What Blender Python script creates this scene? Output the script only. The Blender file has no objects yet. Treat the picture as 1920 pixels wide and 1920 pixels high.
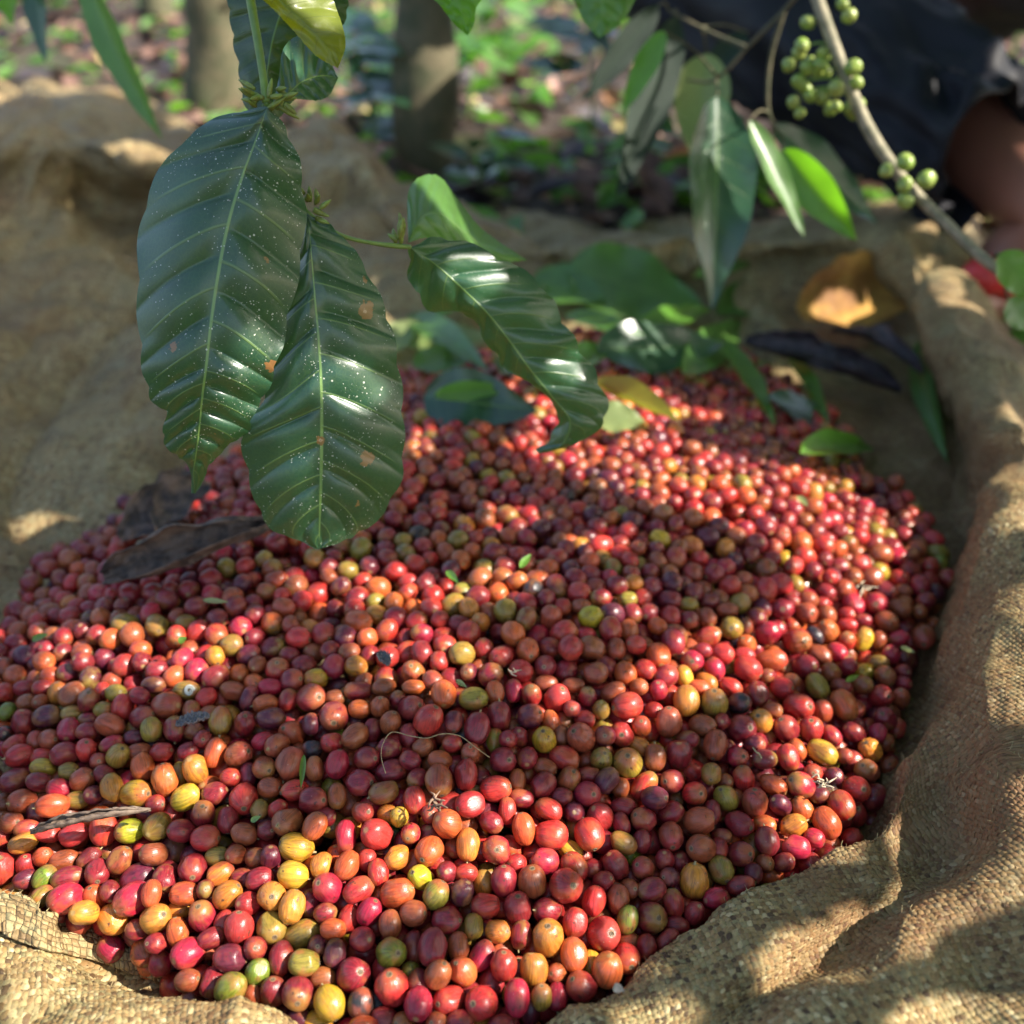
import bpy, bmesh, math, random
import numpy as np
from mathutils import Vector, Matrix, noise
from mathutils.bvhtree import BVHTree

SC = bpy.context.scene
COL = SC.collection
rng = np.random.RandomState(7)
random.seed(7)

# ------------------------------------------------------------------ camera, sky, sun, exposure
CAM_H = 0.363
TH = math.radians(32.0)
FPX = 1923.0
cam_d = bpy.data.cameras.new('camera')
cam_d.sensor_width = 36.0
cam_d.lens = 36.0 * FPX / 1920.0
cam_d.clip_start = 0.02
cam_d.clip_end = 200.0
cam_d.dof.use_dof = True
cam_d.dof.focus_distance = 0.45
cam_d.dof.aperture_fstop = 5.3
cam_d.dof.aperture_blades = 0
cam = bpy.data.objects.new('camera', cam_d)
COL.objects.link(cam)
cam.location = (0, 0, CAM_H)
cam.rotation_euler = (math.pi / 2 - TH, 0, 0)
SC.camera = cam

SUN = Vector((0.73, -0.17, 0.66)).normalized()          # towards the sun
SUN_EL = math.asin(SUN.z)
SUN_AZ = math.atan2(SUN.x, SUN.y)
w = bpy.data.worlds.new('World')
SC.world = w
w.use_nodes = True
wn = w.node_tree
sky = wn.nodes.new('ShaderNodeTexSky')
sky.sky_type = 'NISHITA'
sky.sun_disc = False
sky.sun_elevation = SUN_EL
sky.sun_rotation = SUN_AZ
sky.air_density = 1.0
sky.dust_density = 2.5
sky.ozone_density = 1.0
bg = wn.nodes['Background']
bg.inputs[1].default_value = 0.132
wn.links.new(sky.outputs[0], bg.inputs[0])

sd = bpy.data.lights.new('sun', 'SUN')
sd.energy = 5.0
sd.angle = math.radians(0.5)
sd.color = (1.0, 0.93, 0.82)
sun = bpy.data.objects.new('sun', sd)
COL.objects.link(sun)
sun.rotation_euler = SUN.to_track_quat('Z', 'Y').to_euler()

vs = SC.view_settings
vs.view_transform = 'Standard'
vs.look = 'None'
vs.exposure = 1.38
vs.gamma = 1.0
vs.use_curve_mapping = False
SC.cycles.use_denoising = True
SC.cycles.max_bounces = 8
SC.cycles.diffuse_bounces = 4
SC.cycles.glossy_bounces = 3
SC.cycles.transmission_bounces = 3
SC.cycles.transparent_max_bounces = 4
SC.cycles.sample_clamp_indirect = 6.0

CT, ST = math.cos(TH), math.sin(TH)
def ray(px, py):
    u = (px - 960.0) / FPX
    v = (py - 960.0) / FPX
    return np.array((u, CT - v * ST, -(ST + v * CT)))
CAMP = np.array((0.0, 0.0, CAM_H))
def P(px, py, t):                      # point seen at a pixel, t metres deep
    return CAMP + ray(px, py) * t
def PZ(px, py, z):                     # point seen at a pixel, at height z
    d = ray(px, py)
    t = (CAM_H - z) / (-d[2])
    return CAMP + d * t
def proj(p):
    q = np.asarray(p, float) - CAMP
    r = q[..., 0]
    f = q[..., 1] * CT - q[..., 2] * ST
    dn = -(q[..., 1] * ST + q[..., 2] * CT)
    return 960 + FPX * r / f, 960 + FPX * dn / f, f
CRIGHT = np.array((1.0, 0, 0)); CUP = np.array((0, ST, CT)); CBACK = np.array((0, -CT, ST))

# ------------------------------------------------------------------ helpers
def tag(o, label=None, cat=None, group=None, kind=None):
    if label: o['label'] = label
    if cat: o['category'] = cat
    if group: o['group'] = group
    if kind: o['kind'] = kind
    return o

def mesh_np(name, V, F, mat=None, parent=None, smooth=True, uv=None, cols=None, vecs=None, link=True):
    """V (n,3); F list of (k,4) or (k,3) int arrays."""
    me = bpy.data.meshes.new(name)
    V = np.asarray(V, np.float32)
    if isinstance(F, np.ndarray): F = [F]
    loops = np.concatenate([f.ravel() for f in F]).astype(np.int32)
    tot = np.concatenate([np.full(len(f), f.shape[1]) for f in F]).astype(np.int32)
    start = np.concatenate(([0], np.cumsum(tot)[:-1])).astype(np.int32)
    me.vertices.add(len(V)); me.vertices.foreach_set('co', V.ravel())
    me.loops.add(len(loops)); me.loops.foreach_set('vertex_index', loops)
    me.polygons.add(len(tot)); me.polygons.foreach_set('loop_start', start)
    me.polygons.foreach_set('loop_total', tot)
    me.polygons.foreach_set('use_smooth', np.full(len(tot), smooth))
    me.update(calc_edges=True)
    if uv is not None:
        l = me.uv_layers.new(name='UVMap')
        l.data.foreach_set('uv', np.asarray(uv, np.float32)[loops].ravel())
    if cols is not None:
        for k, c in cols.items():
            a = me.attributes.new(k, 'FLOAT_COLOR', 'POINT')
            c = np.asarray(c, np.float32)
            if c.shape[1] == 3: c = np.concatenate([c, np.ones((len(c), 1), np.float32)], 1)
            a.data.foreach_set('color', c.ravel())
    if vecs is not None:
        for k, c in vecs.items():
            a = me.attributes.new(k, 'FLOAT_VECTOR', 'POINT')
            a.data.foreach_set('vector', np.asarray(c, np.float32).ravel())
    if mat: me.materials.append(mat)
    if not link: return me
    o = bpy.data.objects.new(name, me)
    COL.objects.link(o)
    if parent is not None: o.parent = parent
    return o

def empty(name, loc=(0, 0, 0)):
    o = bpy.data.objects.new(name, None)
    o.location = loc
    o.empty_display_size = 0.02
    COL.objects.link(o)
    return o

def grid_faces(nu, nv, wrap=False):
    a = np.arange(nu - 1)[:, None]
    m = nv if wrap else nv - 1
    b = np.arange(m)[None, :]
    b1 = (b + 1) % nv
    f = np.stack([a * nv + b, a * nv + b1, (a + 1) * nv + b1, (a + 1) * nv + b], -1)
    return f.reshape(-1, 4)

def cat(P_, n):
    """Catmull-Rom through rows of P_ (k,d) at n samples (uniform in index)."""
    P_ = np.asarray(P_, float)
    k = len(P_)
    t = np.linspace(0, k - 1, n)
    i = np.clip(t.astype(int), 0, k - 2)
    f = (t - i)[:, None]
    Q = np.concatenate([[2 * P_[0] - P_[1]], P_, [2 * P_[-1] - P_[-2]]])
    p0, p1, p2, p3 = Q[i], Q[i + 1], Q[i + 2], Q[i + 3]
    return 0.5 * ((2 * p1) + (-p0 + p2) * f + (2 * p0 - 5 * p1 + 4 * p2 - p3) * f ** 2 + (-p0 + 3 * p1 - 3 * p2 + p3) * f ** 3)

def tube_arrays(pts, rad, seg=10, n=None):
    pts = np.asarray(pts, float); rad = np.asarray(rad, float)
    if n:
        c = cat(np.concatenate([pts, rad[:, None]], 1), n)
        pts, rad = c[:, :3], np.maximum(c[:, 3], 1e-5)
    d = np.gradient(pts, axis=0)
    d /= np.linalg.norm(d, axis=1)[:, None] + 1e-12
    ref = np.array((0.31, 0.2, 0.93))
    if abs(d[0] @ ref) > 0.9: ref = np.array((1.0, 0, 0))
    V = []
    a = np.linspace(0, 2 * np.pi, seg, endpoint=False)
    for p, r, t in zip(pts, rad, d):
        s = np.cross(t, ref); s /= np.linalg.norm(s) + 1e-12
        b = np.cross(s, t); ref = b
        V.append(p + r * (np.cos(a)[:, None] * s + np.sin(a)[:, None] * b))
    V = np.concatenate(V)
    F = grid_faces(len(pts), seg, True)
    V = np.concatenate([V, pts[:1], pts[-1:]])
    n0 = len(pts) * seg
    j = np.arange(seg); j1 = (j + 1) % seg
    T = np.concatenate([np.stack([j, j * 0 + n0, j1], 1), np.stack([(len(pts) - 1) * seg + j1, j * 0 + n0 + 1, (len(pts) - 1) * seg + j], 1)])
    return V, [F, T]

def merge(parts):
    """parts: list of (V, [F...], uv or None)"""
    Vs, Fs, U = [], {3: [], 4: []}, []
    o = 0
    for p in parts:
        V, F = p[0], p[1]
        if isinstance(F, np.ndarray): F = [F]
        for f in F: Fs[f.shape[1]].append(f + o)
        Vs.append(V); U.append(p[2] if len(p) > 2 and p[2] is not None else np.zeros((len(V), 2)))
        o += len(V)
    return np.concatenate(Vs), [np.concatenate(x) for x in Fs.values() if x], np.concatenate(U)

def tube(name, pts, rad, mat, parent=None, seg=10, n=None):
    V, F = tube_arrays(pts, rad, seg, n)
    return mesh_np(name, V, F, mat, parent)

# ------------------------------------------------------------------ node helper
class NT:
    def __init__(s, name):
        s.m = bpy.data.materials.new(name); s.m.use_nodes = True
        s.t = s.m.node_tree; s.p = s.t.nodes['Principled BSDF']; s.out = s.t.nodes['Material Output']
    def n(s, typ, ins=None, **kw):
        nd = s.t.nodes.new(typ)
        for k, v in kw.items(): setattr(nd, k, v)
        for k, v in (ins or {}).items():
            if isinstance(v, bpy.types.NodeSocket): s.t.links.new(v, nd.inputs[k])
            else: nd.inputs[k].default_value = v
        return nd
    def math(s, op, a, b=None, c=None, clamp=False):
        nd = s.t.nodes.new('ShaderNodeMath'); nd.operation = op; nd.use_clamp = clamp
        for i, v in enumerate((a, b, c)):
            if v is None: continue
            if isinstance(v, bpy.types.NodeSocket): s.t.links.new(v, nd.inputs[i])
            else: nd.inputs[i].default_value = v
        return nd.outputs[0]
    def mix(s, f, a, b, blend='MIX'):
        nd = s.t.nodes.new('ShaderNodeMix'); nd.data_type = 'RGBA'; nd.blend_type = blend; nd.clamp_factor = True
        for i, v in ((0, f), (6, a), (7, b)):
            if isinstance(v, bpy.types.NodeSocket): s.t.links.new(v, nd.inputs[i])
            elif i == 0: nd.inputs[0].default_value = v
            else: nd.inputs[i].default_value = (*v, 1) if len(v) == 3 else v
        return nd.outputs[2]
    def noise(s, vec, scale, detail=2.0, rough=0.5, col=False, dist=0.0):
        nd = s.n('ShaderNodeTexNoise', {'Scale': scale, 'Detail': detail, 'Roughness': rough, 'Distortion': dist})
        if vec is not None: s.t.links.new(vec, nd.inputs['Vector'])
        return nd.outputs['Color' if col else 'Fac']
    def ramp(s, f, stops, interp='LINEAR'):
        nd = s.t.nodes.new('ShaderNodeValToRGB'); nd.color_ramp.interpolation = interp
        el = nd.color_ramp.elements
        while len(el) < len(stops): el.new(0.5)
        for e, (p, c) in zip(el, stops):
            e.position = p; e.color = (*c, 1) if len(c) == 3 else c
        s.t.links.new(f, nd.inputs[0])
        return nd.outputs[0]
    def sm(s, x, a, b):
        nd = s.t.nodes.new('ShaderNodeMapRange'); nd.interpolation_type = 'SMOOTHSTEP'
        s.t.links.new(x, nd.inputs[0]); nd.inputs[1].default_value = a; nd.inputs[2].default_value = b
        return nd.outputs[0]
    def link(s, a, b): s.t.links.new(a, b)
    def set(s, **kw):
        for k, v in kw.items():
            k = k.replace('_', ' ')
            if isinstance(v, bpy.types.NodeSocket): s.t.links.new(v, s.p.inputs[k])
            else: s.p.inputs[k].default_value = v
    def bump(s, h, strength=0.5, dist=0.001, normal=None):
        nd = s.n('ShaderNodeBump', {'Strength': strength, 'Distance': dist, 'Height': h})
        if normal is not None: s.link(normal, nd.inputs['Normal'])
        s.link(nd.outputs[0], s.p.inputs['Normal'])
        return nd.outputs[0]

# ------------------------------------------------------------------ materials
def mat_cherry(individual):
    s = NT('cherry_skin' if individual else 'cherry_skin_heap')
    a = s.n('ShaderNodeAttribute', attribute_name='lco')
    L = a.outputs['Vector']
    if individual:
        oi = s.n('ShaderNodeObjectInfo')
        base, rnd = oi.outputs['Color'], oi.outputs['Random']
    else:
        ca = s.n('ShaderNodeAttribute', attribute_name='ccol')
        base, rnd = ca.outputs['Color'], ca.outputs['Alpha']
    off = s.n('ShaderNodeVectorMath', {0: L}, operation='ADD')
    cmb = s.n('ShaderNodeCombineXYZ', {0: s.math('MULTIPLY', rnd, 37.0), 1: s.math('MULTIPLY', rnd, 91.0), 2: s.math('MULTIPLY', rnd, 53.0)})
    s.link(cmb.outputs[0], off.inputs[1])
    Q = off.outputs[0]
    # streaks that run from pole to pole
    mp = s.n('ShaderNodeVectorMath', {0: L, 1: (1, 1, 0.0)}, operation='MULTIPLY')
    nm = s.n('ShaderNodeVectorMath', {0: mp.outputs[0]}, operation='NORMALIZE')
    sep = s.n('ShaderNodeSeparateXYZ', {0: L})
    st = s.n('ShaderNodeCombineXYZ', {0: s.math('MULTIPLY', sep.outputs[2], 0.28)})
    av = s.n('ShaderNodeVectorMath', {0: nm.outputs[0], 1: st.outputs[0]}, operation='ADD')
    av2 = s.n('ShaderNodeVectorMath', {0: av.outputs[0], 1: cmb.outputs[0]}, operation='ADD')
    streak = s.noise(av2.outputs[0], 7.0, 3.0, 0.6)
    streak = s.sm(streak, 0.42, 0.62)
    hs = s.n('ShaderNodeHueSaturation', {'Hue': 0.5, 'Saturation': 1.0, 'Value': 0.55, 'Color': base})
    c = s.mix(s.math('MULTIPLY', streak, 0.85), base, hs.outputs[0])
    # large ripeness patches: towards orange-olive or towards purple
    big = s.noise(Q, 0.9, 2.0, 0.5)
    hue2 = s.ramp(s.math('FRACT', s.math('MULTIPLY', rnd, 7.31)), [(0.0, (0.44, 0.06, 0.03)), (0.3, (0.30, 0.13, 0.035)), (0.45, (0.42, 0.03, 0.04)), (0.65, (0.25, 0.19, 0.035)), (0.8, (0.46, 0.10, 0.03)), (1.0, (0.30, 0.02, 0.035))])
    warm = s.mix(0.65, base, hue2)
    c = s.mix(s.math('MULTIPLY', s.sm(big, 0.48, 0.66), 0.7), c, warm)
    pol = s.math('MULTIPLY', s.sm(s.math('ADD', sep.outputs[2], s.math('MULTIPLY', s.noise(Q, 2.0, 2.0), 0.8)), 0.75, 1.35), s.math('GREATER_THAN', s.math('FRACT', s.math('MULTIPLY', rnd, 13.7)), 0.5))
    c = s.mix(s.math('MULTIPLY', pol, 0.7), c, hue2)
    cold = s.mix(0.6, base, (0.13, 0.025, 0.035))
    c = s.mix(s.math('MULTIPLY', s.sm(s.noise(Q, 1.3, 1.0), 0.56, 0.75), 0.6), c, cold)
    # pale bloom, blotches, specks
    c = s.mix(s.math('MULTIPLY', s.sm(s.noise(Q, 3.0, 4.0, 0.7), 0.5, 0.75), 0.09), c, (0.5, 0.3, 0.24))
    c = s.mix(s.math('MULTIPLY', s.sm(s.noise(Q, 2.2, 3.0, 0.7), 0.62, 0.69), 0.85), c, (0.06, 0.03, 0.02))
    vo = s.n('ShaderNodeTexVoronoi', {'Vector': Q, 'Scale': 3.4})
    sp = s.math('LESS_THAN', vo.outputs['Distance'], 0.085)
    pick = s.n('ShaderNodeSeparateColor', {0: vo.outputs['Color']})
    sp = s.math('MULTIPLY', sp, s.math('GREATER_THAN', pick.outputs[0], 0.55))
    c = s.mix(s.math('MULTIPLY', sp, 0.75), c, s.mix(s.math('GREATER_THAN', pick.outputs[1], 0.45), (0.05, 0.025, 0.015), (0.55, 0.42, 0.3)))
    # blossom scar at the +z pole, stalk end pale at -z
    rad = s.n('ShaderNodeVectorMath', {0: mp.outputs[0]}, operation='LENGTH').outputs['Value']
    up = s.math('GREATER_THAN', sep.outputs[2], 0.0)
    ring = s.math('MULTIPLY', s.math('MULTIPLY', s.math('SUBTRACT', 1.0, s.sm(rad, 0.15, 0.25)), up), 0.9)
    c = s.mix(ring, c, (0.27, 0.18, 0.09))
    core = s.math('MULTIPLY', s.math('SUBTRACT', 1.0, s.sm(rad, 0.05, 0.10)), up)
    c = s.mix(core, c, (0.06, 0.035, 0.02))
    dn = s.math('SUBTRACT', 1.0, up)
    pale = s.math('MULTIPLY', s.math('MULTIPLY', s.math('SUBTRACT', 1.0, s.sm(rad, 0.1, 0.3)), dn), 0.6)
    c = s.mix(pale, c, (0.42, 0.3, 0.12))
    dust = s.sm(s.noise(Q, 6.0, 4.0, 0.75), 0.55, 0.8)
    s.set(Base_Color=c, Roughness=s.math('ADD', 0.30, s.math('MULTIPLY', dust, 0.34)), IOR=1.45,
          Coat_Weight=0.12, Coat_Roughness=0.18,
          Subsurface_Weight=0.12, Subsurface_Radius=(1.0, 0.25, 0.12), Subsurface_Scale=0.002)
    h = s.math('ADD', s.math('MULTIPLY', streak, 0.35), s.noise(Q, 9.0, 3.0, 0.6))
    s.bump(h, 0.35, 0.00035)
    return s.m

def mat_simple(name, col, rough=0.6, var=0.3, scale=40.0, col2=None, bump=0.3, bd=0.001, spec=0.5, obj=True, transl=None):
    s = NT(name)
    tc = s.n('ShaderNodeTexCoord')
    v = tc.outputs['Object']
    n1 = s.noise(v, scale, 4.0, 0.6)
    c2 = col2 or tuple(x * (1 - var) for x in col)
    c = s.mix(s.sm(n1, 0.35, 0.65), col, c2)
    s.set(Base_Color=c, Roughness=rough, Specular_IOR_Level=spec)
    if bump: s.bump(s.noise(v, scale * 2.2, 4.0, 0.65), bump, bd)
    if transl: add_transl(s, transl[0], transl[1])
    return s.m

def add_transl(s, col, fac):
    tr = s.n('ShaderNodeBsdfTranslucent')
    if isinstance(col, bpy.types.NodeSocket): s.link(col, tr.inputs[0])
    else: tr.inputs[0].default_value = (*col, 1)
    mx = s.n('ShaderNodeMixShader', {0: fac})
    s.link(s.p.outputs[0], mx.inputs[1]); s.link(tr.outputs[0], mx.inputs[2])
    s.link(mx.outputs[0], s.out.inputs[0])

def mat_leaf(name, col, transl, tf=0.3, rough=0.32, veins=9, specks=0.0, spots=0.0, vein=(0.11, 0.19, 0.045), yellow=None, cloudy=0.0, vstr=0.7, vw=0.035, coat=0.3):
    """uv.x = -1..1 across, uv.y = 0..1 base to tip"""
    s = NT(name)
    uvn = s.n('ShaderNodeUVMap'); uvn.uv_map = 'UVMap'
    sp = s.n('ShaderNodeSeparateXYZ', {0: uvn.outputs[0]})
    u, v = sp.outputs[0], sp.outputs[1]
    au = s.math('ABSOLUTE', u)
    tc = s.n('ShaderNodeTexCoord')
    ob = tc.outputs['Object']
    nz = s.noise(ob, 60.0, 3.0, 0.6)
    c = s.mix(s.sm(nz, 0.3, 0.7), col, tuple(x * 0.72 for x in col))
    c = s.mix(s.math('MULTIPLY', s.sm(s.noise(ob, 14.0, 2.0), 0.5, 0.7), 0.35), c, tuple(min(1, x * 1.6) for x in col))
    if yellow:
        c = s.mix(s.sm(s.noise(ob, 12.0, 2.0), 0.4, 0.65), c, yellow)
    wv = s.math('SUBTRACT', s.math('MULTIPLY', v, float(veins)), s.math('MULTIPLY', s.math('POWER', au, 1.25), 0.95))
    side = s.math('MULTIPLY', s.math('GREATER_THAN', u, 0.0), 0.42)
    wv = s.math('ADD', wv, side)
    fr = s.math('ABSOLUTE', s.math('SUBTRACT', s.math('FRACT', wv), 0.5))
    lv = s.math('SUBTRACT', 1.0, s.sm(fr, vw * 0.3, vw))
    lv = s.math('MULTIPLY', lv, s.math('SUBTRACT', 1.0, s.sm(au, 0.72, 0.98)))
    mr = s.math('SUBTRACT', 1.0, s.sm(au, 0.010, 0.028))
    fine = s.n('ShaderNodeTexVoronoi', {'Vector': ob, 'Scale': 420.0}, feature='DISTANCE_TO_EDGE')
    fv = s.math('SUBTRACT', 1.0, s.sm(fine.outputs[0], 0.0, 0.12))
    c = s.mix(s.math('MULTIPLY', fv, 0.12), c, vein)
    c = s.mix(s.math('MULTIPLY', lv, vstr * 0.65), c, vein)
    c = s.mix(s.math('MULTIPLY', mr, 0.95), c, tuple(min(1, x * 1.35) for x in vein))
    ro = s.math('ADD', rough, s.math('MULTIPLY', s.noise(ob, 90.0, 4.0, 0.7), 0.12))
    if specks:
        gate = s.math('ADD', s.math('ADD', s.noise(ob, 30.0, 4.0, 0.7), s.math('MULTIPLY', u, 0.06)), s.math('MULTIPLY', s.sm(s.math('ABSOLUTE', u), 0.5, 1.0), 0.05))
        for sc, th, g in ((380.0, 0.17, 0.49), (800.0, 0.24, 0.50), (190.0, 0.10, 0.46)):
            vo = s.n('ShaderNodeTexVoronoi', {'Vector': ob, 'Scale': sc})
            pk = s.n('ShaderNodeSeparateColor', {0: vo.outputs['Color']})
            rr = s.math('MULTIPLY', pk.outputs[1], th)
            m = s.math('LESS_THAN', vo.outputs['Distance'], rr)
            m = s.math('MULTIPLY', m, s.math('GREATER_THAN', s.math('ADD', gate, s.math('MULTIPLY', pk.outputs[0], 0.16)), g + 0.12))
            c = s.mix(s.math('MULTIPLY', m, specks), c, (0.6, 0.62, 0.5))
            ro = s.math('ADD', ro, s.math('MULTIPLY', m, 0.25))
        film = s.sm(s.noise(ob, 120.0, 5.0, 0.75), 0.56, 0.75)
        film = s.math('MULTIPLY', film, s.sm(u, -0.1, 0.8))
        c = s.mix(s.math('MULTIPLY', film, 0.22), c, (0.33, 0.36, 0.3))
    if spots:
        vo = s.n('ShaderNodeTexVoronoi', {'Vector': ob, 'Scale': 62.0})
        pk = s.n('ShaderNodeSeparateColor', {0: vo.outputs['Color']})
        dd = s.math('ADD', vo.outputs['Distance'], s.math('MULTIPLY', s.noise(ob, 260.0, 4.0, 0.7), 0.5))
        m = s.math('LESS_THAN', dd, s.math('ADD', 0.18, s.math('MULTIPLY', pk.outputs[2], 0.32)))
        m = s.math('MULTIPLY', m, s.math('GREATER_THAN', pk.outputs[0], 1.0 - spots))
        c = s.mix(m, c, (0.25, 0.11, 0.04))
        c = s.mix(s.math('MULTIPLY', m, s.math('LESS_THAN', dd, 0.3)), c, (0.45, 0.3, 0.18))
    s.set(Base_Color=c, Roughness=ro, Specular_IOR_Level=0.7, Coat_Weight=coat, Coat_Roughness=0.17, Coat_IOR=1.5)
    h = s.math('SUBTRACT', s.math('MULTIPLY', fv, -0.06), s.math('MULTIPLY', lv, 0.5))
    h = s.math('ADD', h, s.math('MULTIPLY', mr, -0.6))
    h = s.math('ADD', h, s.math('MULTIPLY', nz, 0.25))
    s.bump(h, 0.5, 0.0006)
    if tf:
        tcx = s.mix(s.math('MULTIPLY', lv, 0.6), transl, tuple(x * 0.5 for x in transl))
        add_transl(s, tcx, tf)
    return s.m

def mat_weave():
    s = NT('woven_straw')
    CELL = 0.0030
    uvn = s.n('ShaderNodeUVMap'); uvn.uv_map = 'UVMap'
    vec = s.n('ShaderNodeVectorMath', {0: uvn.outputs[0], 1: (1 / CELL, 1 / CELL, 0)}, operation='MULTIPLY').outputs[0]
    wob = s.noise(vec, 0.55, 2.0, 0.5, col=True)
    wobc = s.n('ShaderNodeVectorMath', {0: wob, 1: (0.5, 0.5, 0.5)}, operation='SUBTRACT').outputs[0]
    wobs = s.n('ShaderNodeVectorMath', {0: wobc, 1: (1.05, 1.05, 0)}, operation='MULTIPLY').outputs[0]
    vec = s.n('ShaderNodeVectorMath', {0: vec, 1: wobs}, operation='ADD').outputs[0]
    big = s.noise(vec, 0.05, 2.0, 0.5, col=True)
    bigc = s.n('ShaderNodeVectorMath', {0: big, 1: (0.5, 0.5, 0.5)}, operation='SUBTRACT').outputs[0]
    bigs = s.n('ShaderNodeVectorMath', {0: bigc, 1: (9, 9, 0)}, operation='MULTIPLY').outputs[0]
    vec = s.n('ShaderNodeVectorMath', {0: vec, 1: bigs}, operation='ADD').outputs[0]
    sp = s.n('ShaderNodeSeparateXYZ', {0: vec})
    u, v = sp.outputs[0], sp.outputs[1]
    fu, fvv = s.math('FRACT', u), s.math('FRACT', v)
    iu, iv = s.math('FLOOR', u), s.math('FLOOR', v)
    par = s.math('FRACT', s.math('MULTIPLY', s.math('ADD', iu, iv), 0.5))
    par = s.math('GREATER_THAN', par, 0.25)
    # along/across in each cell
    al = s.n('ShaderNodeMix', {0: par, 2: fu, 3: fvv}).outputs[0]
    ac = s.n('ShaderNodeMix', {0: par, 2: fvv, 3: fu}).outputs[0]
    arch = s.math('SINE', s.math('MULTIPLY', al, math.pi))
    e = s.math('ABSOLUTE', s.math('SUBTRACT', s.math('MULTIPLY', ac, 2.0), 1.0))
    rim = s.math('SUBTRACT', 1.0, s.sm(e, 0.72, 1.0))
    h = s.math('MULTIPLY', s.math('ADD', s.math('MULTIPLY', arch, 0.75), 0.25), rim)
    cell = s.n('ShaderNodeCombineXYZ', {0: iu, 1: iv, 2: s.math('MULTIPLY', par, 7.0)})
    wn_ = s.n('ShaderNodeTexWhiteNoise', {'Vector': cell.outputs[0]})
    r1 = wn_.outputs['Value']
    strand = s.n('ShaderNodeCombineXYZ', {0: s.n('ShaderNodeMix', {0: par, 2: iv, 3: iu}).outputs[0], 1: s.math('MULTIPLY', par, 31.0)})
    r2 = s.n('ShaderNodeTexWhiteNoise', {'Vector': strand.outputs[0]}).outputs['Value']
    rr = s.math('ADD', s.math('MULTIPLY', r1, 0.62), s.math('MULTIPLY', r2, 0.38))
    c = s.ramp(rr, [(0.0, (0.09, 0.053, 0.025)), (0.2, (0.22, 0.14, 0.06)), (0.38, (0.34, 0.235, 0.105)), (0.55, (0.42, 0.30, 0.135)),
                    (0.72, (0.32, 0.275, 0.135)), (0.86, (0.49, 0.375, 0.185)), (1.0, (0.58, 0.49, 0.28))])
    # fibre streaks along each strip
    fx = s.n('ShaderNodeCombineXYZ', {0: s.math('MULTIPLY', al, 0.9), 1: s.math('MULTIPLY', ac, 7.0), 2: s.math('MULTIPLY', r1, 50.0)})
    fib = s.noise(fx.outputs[0], 1.6, 4.0, 0.7)
    c = s.mix(s.math('MULTIPLY', s.sm(fib, 0.45, 0.7), 0.55), c, (0.13, 0.085, 0.04))
    c = s.mix(s.math('MULTIPLY', s.math('SUBTRACT', 1.0, s.sm(fib, 0.28, 0.42)), 0.4), c, (0.66, 0.58, 0.38))
    # worn: stains of several sizes
    tc = s.n('ShaderNodeTexCoord'); ob = tc.outputs['Object']
    c = s.mix(s.math('MULTIPLY', s.sm(s.noise(ob, 9.0, 4.0, 0.6), 0.46, 0.62), 0.34), c, (0.19, 0.09, 0.04))
    c = s.mix(s.math('MULTIPLY', s.sm(s.noise(ob, 26.0, 5.0, 0.65), 0.52, 0.68), 0.5), c, (0.14, 0.10, 0.055))
    c = s.mix(s.math('MULTIPLY', s.sm(s.noise(ob, 17.0, 4.0, 0.6), 0.55, 0.75), 0.35), c, (0.3, 0.31, 0.2))
    sa = s.n('ShaderNodeAttribute', attribute_name='wall_brown')  # browner along the inner side of the right-hand fold
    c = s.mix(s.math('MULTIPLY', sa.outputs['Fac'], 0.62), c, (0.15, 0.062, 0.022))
    gap = s.math('SUBTRACT', 1.0, s.sm(h, 0.02, 0.3))
    c = s.mix(s.math('MULTIPLY', gap, 0.75), c, (0.05, 0.03, 0.015))  # occlusion between the strands put into the colour
    s.set(Base_Color=c, Roughness=0.62, Specular_IOR_Level=0.35)
    hh = s.math('ADD', h, s.math('MULTIPLY', fib, 0.22))
    hh = s.math('ADD', hh, s.math('MULTIPLY', r1, 0.28))
    s.bump(hh, 0.9, 0.0011)
    return s.m

M_CH = mat_cherry(True)
M_CHS = mat_cherry(False)
M_WEAVE = mat_weave()
M_LEAF1 = mat_leaf('dark_leaf', (0.014, 0.060, 0.034), (0.34, 0.70, 0.05), 0.13, 0.31, 10, specks=0.9, spots=0.5, coat=0.28, vstr=1.1, vein=(0.13, 0.22, 0.06))
M_LEAF3 = mat_leaf('clean_leaf', (0.017, 0.072, 0.036), (0.36, 0.72, 0.07), 0.16, 0.30, 9, specks=0.2, coat=0.25, vstr=1.1)
M_LEAFT = mat_leaf('back_lit_leaf', (0.02, 0.06, 0.015), (0.10, 0.2, 0.015), 0.4, 0.35, 10, specks=0.0)
M_LEAFY = mat_leaf('yellowing_leaf', (0.17, 0.21, 0.012), (0.5, 0.5, 0.01), 0.5, 0.4, 8, yellow=(0.24, 0.24, 0.01), vstr=0.2)
M_LEAFG = mat_leaf('mid_green_leaf', (0.085, 0.20, 0.035), (0.2, 0.5, 0.04), 0.35, 0.35, 9)
M_LEAFB = mat_leaf('fresh_leaf', (0.09, 0.24, 0.02), (0.25, 0.65, 0.02), 0.45, 0.38, 9)
M_LEAFD = mat_leaf('glossy_dark_leaf', (0.020, 0.065, 0.035), (0.06, 0.2, 0.02), 0.2, 0.25, 9)
M_LEAFK = mat_leaf('shade_tinted_leaf', (0.008, 0.022, 0.012), (0.05, 0.15, 0.02), 0.12, 0.75, 9, vstr=0.1, vein=(.015, .04, .015), coat=0.0)  # shade put into the colour for hanging leaves that read as dark silhouettes
M_LEAFP = mat_leaf('pale_leaf', (0.22, 0.3, 0.1), (0.4, 0.55, 0.12), 0.35, 0.4, 9, yellow=(0.33, 0.35, 0.12))
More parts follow.
